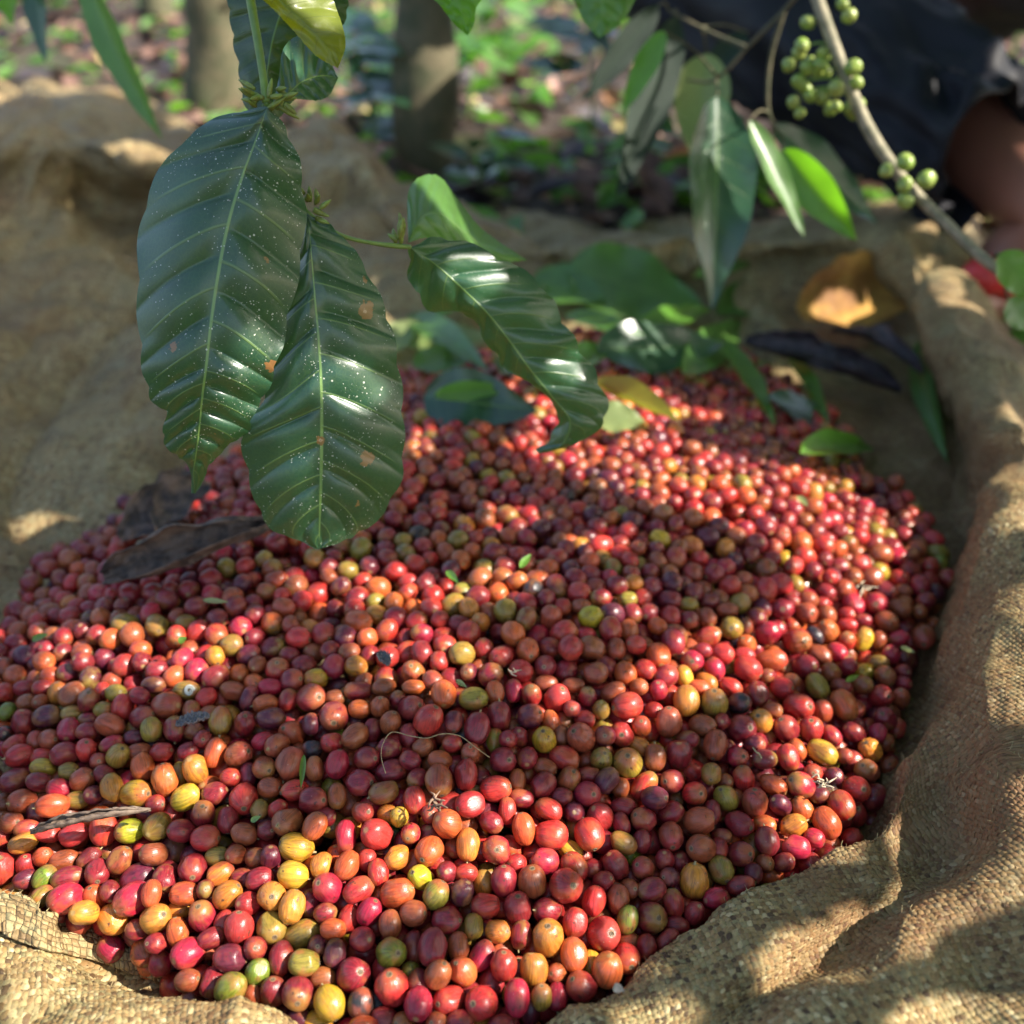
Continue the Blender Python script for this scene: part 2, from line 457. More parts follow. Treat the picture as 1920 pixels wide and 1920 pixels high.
M_DRY = mat_simple('dried_leaf', (0.14, 0.09, 0.065), 0.65, 0.5, 110.0, (0.035, 0.024, 0.02), 0.6, 0.002)
M_DRYP = mat_simple('dried_purple_leaf', (0.065, 0.042, 0.046), 0.5, 0.5, 90.0, (0.02, 0.012, 0.014), 0.5, 0.002)
M_GOLD = mat_simple('golden_dry_leaf', (0.66, 0.38, 0.09), 0.7, 0.3, 30.0, (0.3, 0.14, 0.04), 0.4, 0.001, transl=((0.65, 0.33, 0.06), 0.4))
M_STALK = mat_simple('green_stem', (0.17, 0.27, 0.05), 0.45, 0.25, 80.0, (0.12, 0.2, 0.05), 0.2, 0.0006)
M_TWIG = mat_simple('woody_twig', (0.3, 0.26, 0.17), 0.7, 0.4, 120.0, (0.16, 0.15, 0.09), 0.4, 0.0008)
M_BARK = mat_simple('bark', (0.12, 0.10, 0.055), 0.85, 0.4, 25.0, (0.06, 0.065, 0.03), 0.7, 0.004)
M_BUD = mat_simple('bud_green', (0.22, 0.3, 0.05), 0.45, 0.35, 300.0, (0.16, 0.18, 0.03), 0.2, 0.0004)
M_BERRY = mat_simple('unripe_berry', (0.2, 0.3, 0.05), 0.35, 0.3, 60.0, (0.28, 0.33, 0.08), 0.1, 0.0004)
M_SCAR = mat_simple('scar', (0.22, 0.15, 0.08), 0.75, 0.5, 900.0, (0.08, 0.05, 0.03), 0.4, 0.0003)
M_STEMLET = mat_simple('stalk_stub', (0.4, 0.33, 0.16), 0.7, 0.4, 500.0, (0.25, 0.17, 0.08), 0.3, 0.0003)
M_SOIL = None
# ------------------------------------------------------------------ ground
def mat_soil():
    s = NT('forest_soil')
    tc = s.n('ShaderNodeTexCoord'); ob = tc.outputs['Object']
    c = s.ramp(s.noise(ob, 5.0, 6.0, 0.65), [(0.3, (0.02, 0.013, 0.01)), (0.5, (0.055, 0.033, 0.024)), (0.7, (0.10, 0.06, 0.042))])
    c = s.mix(s.math('MULTIPLY', s.sm(s.noise(ob, 1.3, 3.0), 0.5, 0.65), 0.6), c, (0.03, 0.045, 0.012))
    s.set(Base_Color=c, Roughness=0.9)
    s.bump(s.noise(ob, 18.0, 6.0, 0.7), 0.8, 0.02)
    return s.m
M_SOIL = mat_soil()
GZ = -0.075
xs = np.concatenate([-np.geomspace(60, 2.0, 22), np.linspace(-1.9, 1.9, 60), np.geomspace(2.0, 60, 22)])
ys = np.concatenate([-np.geomspace(30, 1.0, 14), np.linspace(-0.9, 4.0, 80), np.geomspace(4.1, 120, 26)])
gx, gy = np.meshgrid(xs, ys, indexing='ij')
gz = np.array([[noise.noise(Vector((a * 1.1, b * 1.1, 0))) * 0.05 + noise.noise(Vector((a * 4, b * 4, 3))) * 0.012 for b in ys] for a in xs])
near = np.clip((np.hypot(gx, gy - 0.6) - 0.7) / 0.6, 0, 1)
V = np.stack([gx, gy, GZ + gz * near], -1).reshape(-1, 3)
ground = mesh_np('ground', V, grid_faces(len(xs), len(ys)), M_SOIL)
tag(ground, kind='structure')
def ground_z(x, y):
    k = min(max((math.hypot(x, y - 0.6) - 0.7) / 0.6, 0), 1)
    return GZ + k * (noise.noise(Vector((x * 1.1, y * 1.1, 0))) * 0.05 + noise.noise(Vector((x * 4, y * 4, 3))) * 0.012)

# ------------------------------------------------------------------ woven sack, lofted from the pile outwards
C0 = np.array((0.0, 0.52, -0.06))
# every spoke: foot of the pile, ..., crest, beyond (px, py, z)
SP = [
 [(1785,1080,-.034),(1826,990,.0),(1866,915,.034),(1960,905,.04),(2080,960,.0)],
 [(1745,1180,-.034),(1792,1085,.0),(1872,1040,.036),(1985,1040,.045),(2150,1120,.01)],
 [(1712,1290,-.034),(1772,1200,.002),(1868,1165,.034),(1990,1170,.042),(2180,1280,.02)],
 [(1668,1440,-.034),(1735,1350,.003),(1850,1370,.022),(1990,1370,.04),(2200,1450,.03)],
 [(1645,1560,-.03),(1668,1515,-.002),(1770,1500,-.004),(1870,1440,.022),(1960,1500,.026),(2150,1640,.03)],
 [(1575,1610,-.034),(1600,1566,-.006),(1690,1610,-.004),(1780,1600,-.002),(1880,1590,.02),(2000,1700,.02),(2200,1900,.02)],
 [(1420,1700,-.036),(1445,1648,-.009),(1530,1720,-.001),(1640,1720,-.006),(1730,1740,.014),(1850,1830,.012),(2050,2000,.014)],
 [(1235,1845,-.038),(1245,1790,-.010),(1330,1850,-.002),(1430,1880,-.007),(1530,1920,.010),(1700,2100,.010),(1900,2350,.0)],
 [(1060,1960,-.038),(1055,1905,-.012),(1110,1980,-.005),(1180,2060,-.010),(1260,2150,.002),(1350,2350,.0),(1450,2600,-.02)],
 [(800,2030,-.038),(800,1975,-.013),(800,2050,-.006),(800,2150,-.010),(800,2260,-.002),(800,2450,-.01),(800,2700,-.03)],
 [(560,1940,-.036),(538,1893,-.010),(505,1950,-.002),(470,2040,-.004),(430,2150,.0),(380,2400,-.01),(350,2700,-.03)],
 [(380,1880,-.034),(345,1856,-.013),(290,1890,-.003),(210,1960,-.004),(130,2060,.002),(0,2300,-.01),(-100,2600,-.03)],
 [(190,1790,-.034),(150,1770,-.016),(90,1800,-.006),(20,1860,-.004),(-80,1950,.002),(-250,2200,-.01),(-450,2500,-.03)],
 [(30,1690,-.034),(-20,1700,-.018),(-80,1730,-.006),(-150,1760,-.004),(-260,1850,.0),(-450,2050,-.01),(-700,2300,-.03)],
 [(-60,1520,-.034),(-110,1500,-.02),(-180,1500,-.008),(-260,1500,-.002),(-380,1500,.004),(-600,1600,-.01),(-850,1700,-.04)],
 [(-60,1330,-.034),(-140,1280,-.02),(-240,1200,-.006),(-340,1100,.01),(-440,1000,.03),(-600,950,.03),(-800,1000,-.03)],
 [(5,1140,-.034),(-60,1020,-.018),(-120,880,-.004),(-180,700,.02),(-220,480,.06),(-330,400,.06),(-520,420,-.04)],
 [(90,1060,-.034),(30,930,-.022),(-30,760,-.004),(-60,560,.022),(-70,330,.085),(-130,240,.10),(-260,200,.0)],
 [(190,990,-.034),(110,840,-.022),(60,680,-.006),(40,520,.02),(20,360,.062),(5,240,.112),(-10,160,.03)],
 [(300,910,-.034),(220,770,-.022),(160,620,-.008),(130,480,.02),(110,340,.07),(92,228,.118),(80,150,.03)],
 [(400,860,-.034),(320,720,-.022),(260,590,-.010),(225,470,.008),(195,380,.028),(225,262,.108),(215,180,.02)],
 [(500,800,-.034),(430,670,-.022),(390,570,-.012),(370,490,.0),(340,410,.016),(335,292,.092),(330,215,.02)],
 [(620,750,-.034),(560,640,-.024),(530,570,-.012),(515,490,.0),(480,430,.018),(455,330,.07),(450,260,.01)],
 [(740,705,-.034),(700,620,-.022),(680,560,-.010),(672,490,.006),(670,390,.036),(640,272,.085),(620,220,.01)],
 [(860,670,-.034),(835,620,-.024),(825,580,-.016),(815,535,-.006),(800,480,.008),(765,420,.034),(745,370,-.01)],
 [(1020,640,-.034),(1010,590,-.026),(1005,555,-.018),(1000,520,-.008),(998,492,.004),(990,462,.014),(985,430,-.04)],
 [(1200,630,-.034),(1215,580,-.026),(1230,545,-.018),(1250,515,-.006),(1262,492,.006),(1272,470,.02),(1280,430,-.04)],
 [(1370,670,-.034),(1410,610,-.028),(1440,570,-.02),(1465,520,-.006),(1480,480,.010),(1490,448,.03),(1500,400,-.03)],
 [(1510,750,-.034),(1570,680,-.034),(1655,620,-.034),(1688,585,-.022),(1690,520,.018),(1712,445,.052),(1755,405,.034),(1790,380,-.03)],
 [(1610,860,-.036),(1700,770,-.036),(1752,700,-.032),(1714,645,.010),(1733,565,.040),(1785,535,.048),(1838,575,.030),(1880,600,-.03)],
 [(1690,930,-.036),(1770,860,-.036),(1798,800,-.030),(1772,765,.008),(1796,690,.040),(1858,660,.050),(1925,680,.032),(1985,700,-.03)],
 [(1750,1000,-.036),(1793,935,-.034),(1806,885,-.014),(1826,835,.020),(1862,800,.042),(1920,795,.048),(2000,830,.02)],
]
NPROF, SUB = 300, 24
prof = []
for s_ in SP:
    w3 = np.array([PZ(a, b, z) for a, b, z in s_])
    B = w3[0]
    pre = np.array([C0, C0 + (B - C0) * 0.5 + np.array((0, 0, -0.0)), C0 * 0.15 + B * 0.85 + np.array((0, 0, -0.006))])
    pre[1, 2] = -0.062; pre[2, 2] = min(B[2] - 0.012, -0.045)
    out_dir = (w3[-1] - C0); out_dir[2] = 0; out_dir /= np.linalg.norm(out_dir)
    tail = np.array([w3[-1] + out_dir * 0.05 + np.array((0, 0, 0.0)), w3[-1] + out_dir * 0.12])
    tail[0, 2] = (w3[-1][2] + GZ + 0.012) / 2; tail[1, 2] = GZ + 0.012
    full = np.concatenate([pre, w3, tail])
    # arc-length resample, with more points past the foot
    c = cat(full, 900)
    L = np.concatenate([[0], np.cumsum(np.linalg.norm(np.diff(c, axis=0), axis=1))])
    q = np.linspace(0, 1, NPROF)
    i0 = int(900 * 2.2 / (len(full) - 1))
    L0 = L[i0]
    n0 = 40
    tgt = np.concatenate([np.linspace(0, L0, n0, endpoint=False), np.linspace(L0, L[-1], NPROF - n0)])
    prof.append(np.stack([np.interp(tgt, L, c[:, k]) for k in range(3)] + [tgt], 1))
prof = np.array(prof)                      # (S, N, 4)
S = len(prof)
rows = []
for i in range(S):
    p0, p1, p2, p3 = prof[i - 1], prof[i], prof[(i + 1) % S], prof[(i + 2) % S]
    for k in range(SUB):
        f = k / SUB
        rows.append(0.5 * ((2 * p1) + (-p0 + p2) * f + (2 * p0 - 5 * p1 + 4 * p2 - p3) * f ** 2 + (-p0 + 3 * p1 - 3 * p2 + p3) * f ** 3))
rows = np.array(rows)                      # (S*SUB, N, 4)
SV = rows[..., :3].copy()
arc = rows[..., 3]
# normals for displacement
du = np.roll(SV, -1, 0) - np.roll(SV, 1, 0)
dv = np.gradient(SV, axis=1)
nrm = np.cross(du, dv); nrm /= np.linalg.norm(nrm, axis=-1)[..., None] + 1e-12
nrm *= np.sign(nrm[..., 2:3] + 1e-9) if False else 1
flip = np.sign(nrm[..., 2].mean()); nrm *= flip
fl = SV.reshape(-1, 3)
dsp = np.empty(len(fl))
for i, p in enumerate(fl):
    v = Vector(p)
    a = noise.noise(v * 11.0)
    b = abs(noise.noise(Vector((p[0] * 15 + p[1] * 6, p[1] * 15 - p[0] * 4, p[2] * 14 + 5)))) * -1.0
    c = noise.noise(v * 38.0 + Vector((9, 2, 1)))
    d = noise.noise(v * 120.0)
    e_ = -abs(noise.noise(Vector((p[0] * 9 - p[1] * 5 + 3, p[1] * 8 + p[0] * 6, p[2] * 20)))) ** .7
    lf_ = min(max((-.12 - p[0]) / .12, (p[1] - .85) / .12, 0), 1) if p[0] < .25 else 0
    cr_ = (abs(noise.noise(Vector((p[0] * 5.5 + p[1] * 3, p[1] * 3.2 - p[0] * 2, 7)))) ** .6) * .05 + (abs(noise.noise(Vector((p[0] * 13 - p[1] * 9, p[1] * 11, p[2] * 10 + 2)))) ** .6) * .02 - .03
    dsp[i] = cr_ * lf_ + a * 0.008 + b * 0.011 + e_ * .012 + .005 + c * 0.0026 + d * 0.0007
pile_w = np.clip((arc - 0.12) / 0.1, 0.1, 1).reshape(-1)
SVD = (fl + nrm.reshape(-1, 3) * (dsp * pile_w)[:, None]).reshape(SV.shape)
SVD[:, 0] = SVD[:, 0].mean(0)
out = SV[:, -1, :2] - C0[:2]; out /= np.linalg.norm(out, axis=1)[:, None]
uvs = (C0[:2] + (SV[..., :2] - C0[:2]) / (np.linalg.norm(SV[..., :2] - C0[:2], axis=-1)[..., None] + 1e-9) * arc[..., None])
uvs[:, 0] = C0[:2]
nS = len(SVD)
# rows x profile, wrapped round
a = np.arange(nS)[:, None]; b = np.arange(NPROF - 1)[None, :]
a1 = (a + 1) % nS
FS = np.stack([a * NPROF + b, a * NPROF + b + 1, a1 * NPROF + b + 1, a1 * NPROF + b], -1).reshape(-1, 4)
SACKV = SVD.reshape(-1, 3)
# browner cloth along the inner side of the right-hand fold
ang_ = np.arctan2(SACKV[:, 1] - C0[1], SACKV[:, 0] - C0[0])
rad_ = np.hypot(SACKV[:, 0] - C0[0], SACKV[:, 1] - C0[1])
WALL_BROWN = np.zeros(len(SACKV))
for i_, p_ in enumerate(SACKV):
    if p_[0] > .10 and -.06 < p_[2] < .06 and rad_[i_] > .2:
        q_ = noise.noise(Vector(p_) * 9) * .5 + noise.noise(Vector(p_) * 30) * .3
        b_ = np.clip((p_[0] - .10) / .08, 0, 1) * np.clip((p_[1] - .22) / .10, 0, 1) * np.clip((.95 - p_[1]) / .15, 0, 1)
        WALL_BROWN[i_] = np.clip(b_ * (1.1 - max(0, p_[2] - .015) * 30) + q_, 0, 1) * (b_ > 0)
sack = mesh_np('woven_sack', SACKV, FS, M_WEAVE, uv=uvs.reshape(-1, 2), cols={'wall_brown': np.repeat(WALL_BROWN[:, None], 3, 1)})
tag(sack, 'coarse woven straw sack spread open on the ground with raised folded rim around the cherries', 'sack')
SACK_BVH = BVHTree.FromPolygons([Vector(v) for v in SACKV], FS.tolist())
def sack_z(x, y):
    h = SACK_BVH.ray_cast(Vector((x, y, 1.0)), Vector((0, 0, -1)))
    return h[0].z if h[0] is not None else GZ
def sack_hit(px, py):
    h = SACK_BVH.ray_cast(Vector(CAMP), Vector(ray(px, py)).normalized())
    return np.array(h[0]) if h[0] is not None else PZ(px, py, GZ)

# the loose hem turned over at the lower left
hem_edge = [(-60,1672),(0,1684),(40,1686),(62,1694),(80,1714),(104,1716),(104,1734),(150,1738),(178,1737),(196,1750),(222,1757),(240,1770),(268,1774),(276,1792),(294,1812),(299,1845)]
hem_fold = [(-60,1745),(0,1752),(20,1764),(40,1772),(62,1778),(90,1788),(118,1792),(140,1797),(165,1802),(190,1810),(212,1818),(235,1826),(258,1834),(275,1838),(290,1842),(298,1846)]
he = cat(hem_edge, 160); hf = cat(hem_fold, 160)
HV, HU = [], []
hlen = 0.0
NH = 26
for i in range(160):
    pf = sack_hit(*hf[i])
    pe = PZ(*(he[i] + rng.randn(2) * (1.1, 1.6)), pf[2] + .0005)
    if i: hlen += np.linalg.norm(pf - pf_)
    pf_ = pf
    for j in range(NH):
        f = j / (NH - 1)
        p = pf * (1 - f) + pe * f
        p = p + np.array((0, 0, 0.0015 + 0.0022 * math.sin(math.pi * min(f * 1.15, 1)) + 0.0012 * noise.noise(Vector(p * 60))))
        HV.append(p); HU.append((hlen + f * np.linalg.norm(pe - pf) * .25, f * np.linalg.norm(pe - pf)))
hem = mesh_np('hem', np.array(HV), grid_faces(160, NH), M_WEAVE, sack, uv=np.array(HU))
HEMG = np.array(HV).reshape(160, NH, 3)
hem['label'] = 'ragged hem turned over at the lower left'
md = hem.modifiers.new('thickness', 'SOLIDIFY'); md.thickness = 0.0012; md.offset = -1
# frayed straw ends along the hem
fr = []
for i in range(90):
    k = rng.randint(0, 160)
    p = HV[k * NH + NH - 1]
    d = np.array((rng.randn() * 0.6, 1.0 + rng.rand(), rng.randn() * 0.25)); d /= np.linalg.norm(d)
    l = 0.0015 + 0.004 * rng.rand() ** 2
    q = p - d * 0.001
    fr.append(tube_arrays([q, q + d * l * 0.5 + np.array((0, 0, 0.0004)), q + d * l], [0.0003, 0.00025, 0.0001], 4))
V, F, _ = merge(fr)
mesh_np('frayed_straw', V, F, M_STEMLET, hem)

# plaited straw strips, modelled where the sack is near
def mat_strip():
    s = NT('straw_strip')
    ca = s.n('ShaderNodeAttribute', attribute_name='ccol')
    uvn = s.n('ShaderNodeUVMap'); uvn.uv_map = 'UVMap'
    v = s.n('ShaderNodeVectorMath', {0: uvn.outputs[0], 1: (0.55, 6.0, 1)}, operation='MULTIPLY')
    fib = s.noise(v.outputs[0], 1.7, 4.0, 0.7)
    c = s.mix(s.math('MULTIPLY', s.sm(fib, 0.48, 0.7), 0.6), ca.outputs['Color'], (0.11, 0.065, 0.028))
    c = s.mix(s.math('MULTIPLY', s.math('SUBTRACT', 1.0, s.sm(fib, 0.26, 0.42)), 0.45), c, (0.66, 0.55, 0.33))
    tc = s.n('ShaderNodeTexCoord'); ob = tc.outputs['Object']
    c = s.mix(s.math('MULTIPLY', s.sm(s.noise(ob, 9.0, 4.0, 0.6), 0.46, 0.62), 0.5), c, (0.19, 0.08, 0.03))
    c = s.mix(s.math('MULTIPLY', s.sm(s.noise(ob, 60.0, 4.0, 0.65), 0.55, 0.7), 0.45), c, (0.10, 0.065, 0.035))
    s.set(Base_Color=c, Roughness=0.55, Specular_IOR_Level=0.4)
    s.bump(fib, 0.7, 0.0005)
    return s.m
M_STRIP = mat_strip()
STRAW = np.array([(0.065,.036,.016),(.18,.105,.04),(.30,.19,.07),(.37,.25,.10),(.27,.225,.10),(.45,.33,.14),(.58,.47,.25)])
def straw_col(r):
    x = np.clip(r, 0, .999) * 6; k = x.astype(int); f = (x - k)[:, None]
    return STRAW[k] * (1 - f) + STRAW[np.minimum(k + 1, 6)] * f
def plait(name, V3, F4, UV, cellsize, parent, view=True, seed=3, tmax=.66, wall_brown=None):
    """strips laid over/under on a surface given by V3 (n,3), quads F4 and flat coordinates UV"""
    rs = np.random.RandomState(seed)
    T3 = np.concatenate([F4[:, [0, 1, 2]], F4[:, [0, 2, 3]]])
    qx, qy, qt = proj(V3)
    ok = (qx > -90) & (qx < 2010) & (qy > 700) & (qy < 2040) & (qt < tmax) & (qt > .05)
    T3 = T3[ok[T3].any(1)]
    a_, b_, c_ = V3[T3[:, 0]], V3[T3[:, 1]], V3[T3[:, 2]]
    fn = np.cross(b_ - a_, c_ - a_); fn /= np.linalg.norm(fn, axis=1)[:, None] + 1e-12
    fn *= np.sign((fn * (CAMP - a_)).sum(1))[:, None]
    vn = np.zeros_like(V3)
    for k in range(3): np.add.at(vn, T3[:, k], fn)
    vn /= np.linalg.norm(vn, axis=1)[:, None] + 1e-12
    W = UV / cellsize
    rot = .21; cr, sr = math.cos(rot), math.sin(rot)
    W = np.stack([W[:, 0] * cr + W[:, 1] * sr, -W[:, 0] * sr + W[:, 1] * cr], 1)
    for k in range(2):
        W[:, k] += 1.6 * np.sin(W[:, 1 - k] * .031 + k * 2) + .5 * np.sin(W[:, 1 - k] * .12 + W[:, k] * .09 + k)
    bv = BVHTree.FromPolygons([Vector((x, y, 0)) for x, y in W], T3.tolist())
    cells = set()
    cc = np.floor(W[np.unique(T3)]).astype(int)
    for i, j in cc:
        for di in (-1, 0, 1):
            for dj in (-1, 0, 1): cells.add((i + di, j + dj))
    NA, NB = 6, 4
    V, F, U, Cc = [], [], [], []
    la = np.linspace(-.5, .5, NA); lb = np.linspace(-.5, .5, NB)
    base_f = grid_faces(NA, NB)
    down = Vector((0, 0, -1))
    wob = {}
    for (i, j) in sorted(cells):
        par = (i + j) & 1
        key = (par, i if par else j)
        if key not in wob: wob[key] = rs.rand()
        ln = rs.uniform(1.08, 1.32); wd = rs.uniform(.80, .96)
        ang = rs.randn() * .06 + (math.pi / 2 if par else 0)
        ca, sa = math.cos(ang), math.sin(ang)
        cx, cy = i + .5 + rs.randn() * .05, j + .5 + rs.randn() * .05
        h0 = rs.uniform(.00042, .0008); tilt = rs.randn() * .00012; tw = rs.randn() * .0002
        pts = []; bad = False
        for x in la:
            for y in lb:
                wx = cx + x * ln * ca - y * wd * sa; wy = cy + x * ln * sa + y * wd * ca
                h = bv.ray_cast(Vector((wx, wy, 1)), down)
                if h[2] is None: bad = True; break
                t = T3[h[2]]; A, B, C = W[t[0]], W[t[1]], W[t[2]]
                den = (B[0] - A[0]) * (C[1] - A[1]) - (C[0] - A[0]) * (B[1] - A[1]) + 1e-15
                w1 = ((wx - A[0]) * (C[1] - A[1]) - (C[0] - A[0]) * (wy - A[1])) / den
                w2 = ((B[0] - A[0]) * (wy - A[1]) - (wx - A[0]) * (B[1] - A[1])) / den
                p = V3[t[0]] * (1 - w1 - w2) + V3[t[1]] * w1 + V3[t[2]] * w2
                n = vn[t[0]] * (1 - w1 - w2) + vn[t[1]] * w1 + vn[t[2]] * w2
                hh = h0 * math.cos(math.pi * x * .93) - .0001 - .00034 * (2 * y) ** 2 + tilt * y * 2 + tw * x * y * 4
                pts.append(p + n * hh)
            if bad: break
        if bad: continue
        o_ = len(V) * NA * NB
        V.append(np.array(pts)); F.append(base_f + o_)
        r = rs.rand(); off = rs.rand() * 40
        U.append(np.array([(x * 2 + off, y + off * 1.7) for x in la for y in lb]))
        col = straw_col(np.array([np.clip(.5 + (.62 * (r - .5) + .42 * (wob[key] - .5)) * 1.25, 0, 1)]))[0] * rs.uniform(.85, 1.12)
        if wall_brown is not None:
            k_ = .62 * wall_brown[t[0]]; col = col * (1 - k_) + np.array((.15, .062, .022)) * k_
        Cc.append(np.tile(col, (NA * NB, 1)))
    if not V: return None
    print(name, 'strips', len(V))
    return mesh_np(name, np.concatenate(V), np.concatenate(F), M_STRIP, parent, uv=np.concatenate(U), cols={'ccol': np.concatenate(Cc)})
m_ = (arc.reshape(-1) > .0)
plait('straw_strips', SACKV, FS[(np.linalg.norm(SACKV[FS[:, 0], :2] - C0[:2], axis=1) > .16)], uvs.reshape(-1, 2), .0026, sack, seed=3, wall_brown=WALL_BROWN)
plait('straw_strips', np.array(HV), grid_faces(160, NH), np.array(HU), .0026, hem, seed=4)
# stray fibres standing off the plait
fr = []
qx, qy, qt = proj(SACKV)
pick = np.where((qx > 0) & (qx < 1920) & (qy > 1050) & (qy < 1920) & (qt < .6) & (qt > .1) & (np.linalg.norm(SACKV[:, :2] - C0[:2], axis=1) > .2))[0]
for k in rng.choice(pick, 900):
    p = SACKV[k]; d = rng.randn(3); d[2] = abs(d[2]) * .5; d /= np.linalg.norm(d); l = rng.uniform(.0012, .0045)
    q = p + np.array((0, 0, .0006)) - d * .0008
    e = np.cross(d, rng.randn(3)) * l * .3
    fr.append(tube_arrays([q, q + d * l * .5 + e, q + d * l], [.00017, .00015, .00007], 4))
V, F, _ = merge(fr)
mesh_np('frayed_straw', V, F, M_STEMLET, sack)

# ------------------------------------------------------------------ the heap
BND = [(1785,1080),(1745,1180),(1712,1290),(1680,1400),(1645,1510),(1590,1585),(1445,1660),(1245,1800),(1055,1920),(800,1985),(545,1905),(350,1860),(300,1800),(170,1735),(30,1680),(-70,1640),(-130,1500),(-130,1330),(-40,1180),
       (20,1130),(40,1060),(110,1020),(190,985),(240,930),(330,880),(450,840),(560,790),(640,740),(750,690),(860,660),(1000,635),(1150,610),(1300,625),(1400,660),(1500,720),(1590,800),(1630,880),(1700,910),(1760,1000)]
BW = np.array([PZ(a, b, -0.015)[:2] for a, b in BND])
BW = cat(np.concatenate([BW, BW[:1]]), 400)[:-1]
def inside(x, y, poly):
    x = np.asarray(x); y = np.asarray(y)
    r = np.zeros(x.shape, bool)
    n = len(poly); j = n - 1
    for i in range(n):
        xi, yi = poly[i]; xj, yj = poly[j]
        c = ((yi > y) != (yj > y)) & (x < (xj - xi) * (y - yi) / (yj - yi + 1e-15) + xi)
        r ^= c; j = i
    return r
def bdist(x, y):
    x = np.atleast_1d(x); y = np.atleast_1d(y)
    d = np.full(x.shape, 9.0)
    for i in range(0, len(BW), 2):
        d = np.minimum(d, np.hypot(x - BW[i, 0], y - BW[i, 1]))
    return d
def surf(x, y):
    """height of the top cherry centres"""
    x = np.atleast_1d(x).astype(float); y = np.atleast_1d(y).astype(float)
    d = bdist(x, y)
    k = np.clip(d / 0.17, 0, 1)
    k = k * k * (3 - 2 * k)
    k = 0.5 * k + 0.5 * np.sqrt(np.clip(d / 0.17, 0, 1))
    far = np.clip((y - 0.62) / 0.3, 0, 1)
    return -0.021 + (0.046 - 0.018 * far) * k + 0.004 * np.sin(x * 23 + 1) * np.sin(y * 19) * k
def surf_t(px, py):
    d = ray(px, py); t = 0.45
    for _ in range(25):
        p = CAMP + d * t
        z = surf(p[0], p[1])[0]
        t += 0.8 * (p[2] - z) / (-d[2])
    return t

